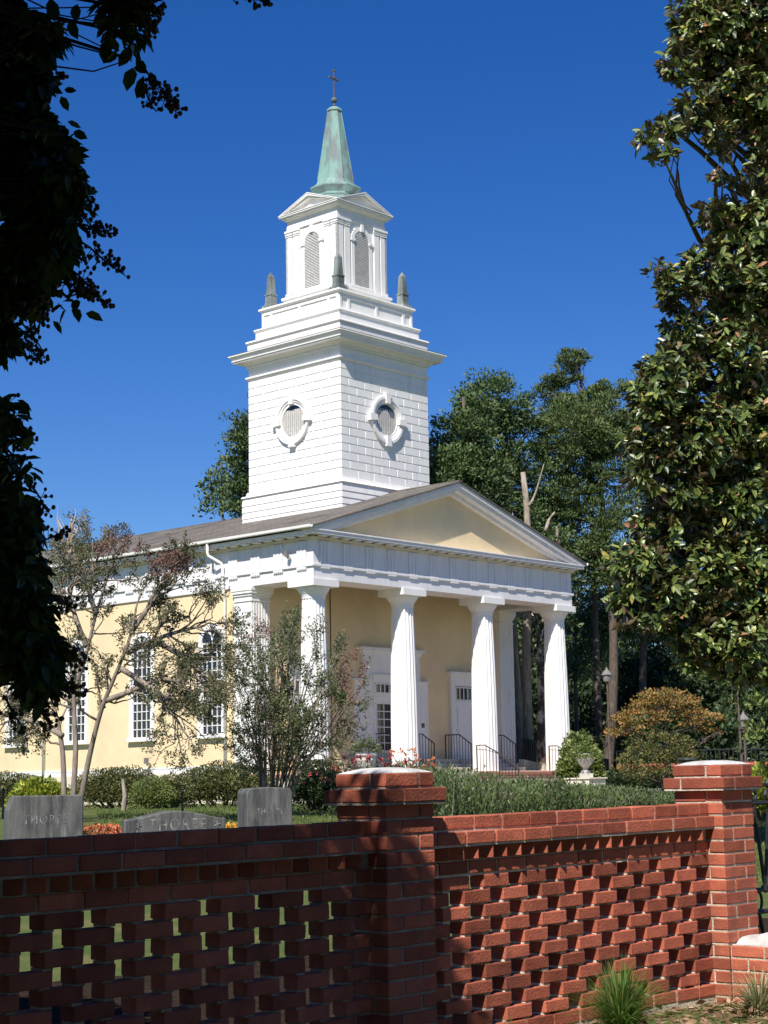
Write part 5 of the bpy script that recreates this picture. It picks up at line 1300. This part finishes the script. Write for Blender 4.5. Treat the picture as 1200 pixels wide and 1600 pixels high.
# berry sprays
ico = bpy.data.meshes.new('t'); bm = bmesh.new(); bmesh.ops.create_icosphere(bm, subdivisions=2, radius=1); bm.to_mesh(ico); IV = np.array([v.co[:] for v in ico.vertices]); IF = [tuple(p.vertices) for p in ico.polygons]; bm.free(); bpy.data.meshes.remove(ico)
berry = noise_mat('dark_capsule', (.055, .035, .025), (.10, .065, .04), 60, .5)
def spray(px, py, Y, dx, dy, n, spread=26):
    """a panicle of capsules from (px,py) towards (px+dx,py+dy)"""
    m = MB(); Vb = []; Fb = []; nbv = 0
    a = at(px, py, Y); b = at(px + dx, py + dy, Y + RNG.normal() * .05); limb(m, a, b, .003, .0015, 4, .05, 4)
    for k in range(n):
        t = RNG.uniform(.15, 1.0); p = a + (b - a) * t; q = p + rnd_dirs(1)[0] * spread * Y / FPX * (1.1 - .7 * t) * RNG.uniform(.5, 1.1)
        m.tube([p, (p + q) / 2 + [0, 0, -.002], q], .0012, 3); r = RNG.uniform(.0042, .0062)
        Vb.append(IV * r * [1, 1, 1.15] + q); Fb.extend([(i + nbv, j + nbv, k2 + nbv) for i, j, k2 in IF]); nbv += len(IV)
    o = m.build('berry_spray', M['nearbark']); o.parent = root; o.matrix_parent_inverse = Matrix.Translation(-root.location)
    me = bpy.data.meshes.new('berries'); me.from_pydata(np.concatenate(Vb).tolist(), [], Fb)
    q_ = link('berries', me, berry, smooth=True); q_.parent = o
for a in [(235, 120, 4.0, 45, 50, 30), (250, 140, 4.0, 25, 35, 22), (225, 130, 4.0, 20, 45, 16), (215, 10, 4.0, 25, 40, 60, 30), (230, 0, 4.0, 20, 20, 40, 26), (100, 240, 4.2, 30, 60, 22), (80, 120, 4.3, 26, -2, 12, 10),
          (120, 320, 4.3, 40, 50, 34), (130, 380, 4.3, 65, 50, 48), (110, 420, 4.3, 60, 55, 48), (90, 440, 4.3, 60, 20, 40), (60, 430, 4.4, 10, 70, 34), (30, 500, 4.5, 40, 60, 34), (20, 480, 4.5, 50, 25, 30), (60, 400, 4.4, 30, 60, 34), (130, 350, 4.3, 50, 16, 24),
          (0, 620, 4.6, 40, 80, 26), (10, 700, 4.6, 40, 60, 26), (60, 1090, 4.3, 30, 30, 10), (100, 240, 4.2, 8, 8, 26, 14), (20, 640, 4.6, 30, 50, 22), (50, 760, 4.5, 26, 40, 24), (60, 850, 4.4, 45, -20, 18), (85, 930, 4.3, 30, 20, 22), (100, 1010, 4.3, 32, 30, 26), (95, 1060, 4.3, 36, 30, 26), (60, 1100, 4.3, 20, 40, 24), (10, 1090, 4.4, 26, 50, 24), (120, 290, 4.3, 30, 30, 20), (40, 540, 4.5, 25, 25, 18)]: spray(*a)
for a in [(350, -30, 3.9, 20, 35, 8, 10), (375, -20, 3.9, 30, 32, 16, 14), (400, -15, 3.9, 22, 22, 12, 12)]: spray(*a)
# individually placed drooping leaves at the edge of the crown
P_ = []; A_ = []
def lf(px, py, dx, dy, Y=4.0):
    a = at(px, py, Y); b = at(px + dx, py + dy, Y + RNG.normal() * .01); P_.append(a); A_.append(b - a)
for a in [(48, 45, -8, -34), (85, 34, -6, -38), (115, 32, 6, -26), (70, 42, 10, 26), (88, 36, 10, 26), (108, 30, 14, 32), (165, 40, -14, 20), (170, 60, -8, 40), (185, 85, -22, 14), (205, 75, -20, 30), (208, 105, -10, 38), (225, 118, -12, 36), (215, 95, 14, 20), (235, 112, 8, 30), (230, 130, -16, 24), (100, 140, 20, 2), (95, 150, 12, 24), (105, 190, 22, 10), (115, 205, 22, 12), (110, 235, 30, 0), (105, 240, 28, 16), (60, 90, 12, 22)]: lf(*a)
P_ = np.array(P_); A_ = np.array(A_); ln = np.linalg.norm(A_, axis=1)
n = len(P_); sd = unit(np.cross(A_, np.array([0, 1.0, 0]) + RNG.normal(size=(n, 3)) * .35)); nm = unit(np.cross(A_, sd)); W_ = (ln * .27)[:, None]
V = np.stack([P_, P_ + A_ * .28 + sd * W_ * .9 + nm * W_ * .2, P_ + A_ * .66 + sd * W_ * .85 + nm * W_ * .2, P_ + A_, P_ + A_ * .66 - sd * W_ * .85 + nm * W_ * .2, P_ + A_ * .28 - sd * W_ * .9 + nm * W_ * .2], 1).reshape(-1, 3)
b = np.arange(n)[:, None] * 6; F = np.concatenate([b + np.array([0, 1, 2, 3]), b + np.array([0, 3, 4, 5])], 1).reshape(-1, 4)
o = fast_mesh('hanging_leaves', V, F, L['near']); o.parent = root; o.matrix_parent_inverse = Matrix.Translation(-root.location)
m = MB()
for q in ([(30, 60), (60, 42), (95, 33), (125, 36)], [(180, 20), (200, 70), (228, 110), (245, 135)], [(330, -40), (375, -20), (420, 8)]):
    m.tube([at(x, y, 4.0 if q[0][0] < 300 else 3.9) for x, y in q], [.005, .004, .003, .002][:len(q)], 5)
o = m.build('twigs', M['darkbark']); o.parent = root; o.matrix_parent_inverse = Matrix.Translation(-root.location)

# unseen trees added around the viewpoint only to darken the near left wall
for i, (x, y, r, zc_, lab) in enumerate(((5.2, -1.5, 3.0, 5.0, 'broad unseen tree added for shade to the right behind the viewpoint'), (1.8, -5.5, 3.0, 4.2, 'broad unseen tree added for shade directly behind the viewpoint'),
                                         (8.5, 2.5, 2.4, 4.2, 'smaller unseen tree added for shade at far right of the viewpoint'), (-3.5, -6.0, 3.0, 4.0, 'broad unseen tree added for shade to the left behind the viewpoint'), (3.9, 2.0, 1.7, 4.4, 'slender unseen tree added for shade close to the right of the viewpoint'))):
    tree('added_shade_tree', lab, 'tree', (x, y, 0), [((x, y, zc_), (r, r, r * .8)), ((x + .8, y + .6, zc_ - 1.3), (r * .7, r * .7, r * .5)), ((x - .9, y, zc_ - 1.2), (r * .7, r * .7, r * .5))], .18, L['dark'], M['darkbark'], 420, .7, 40, .26,
         group='unseen trees added for shade around the viewpoint', shell=.2, limbs=8)
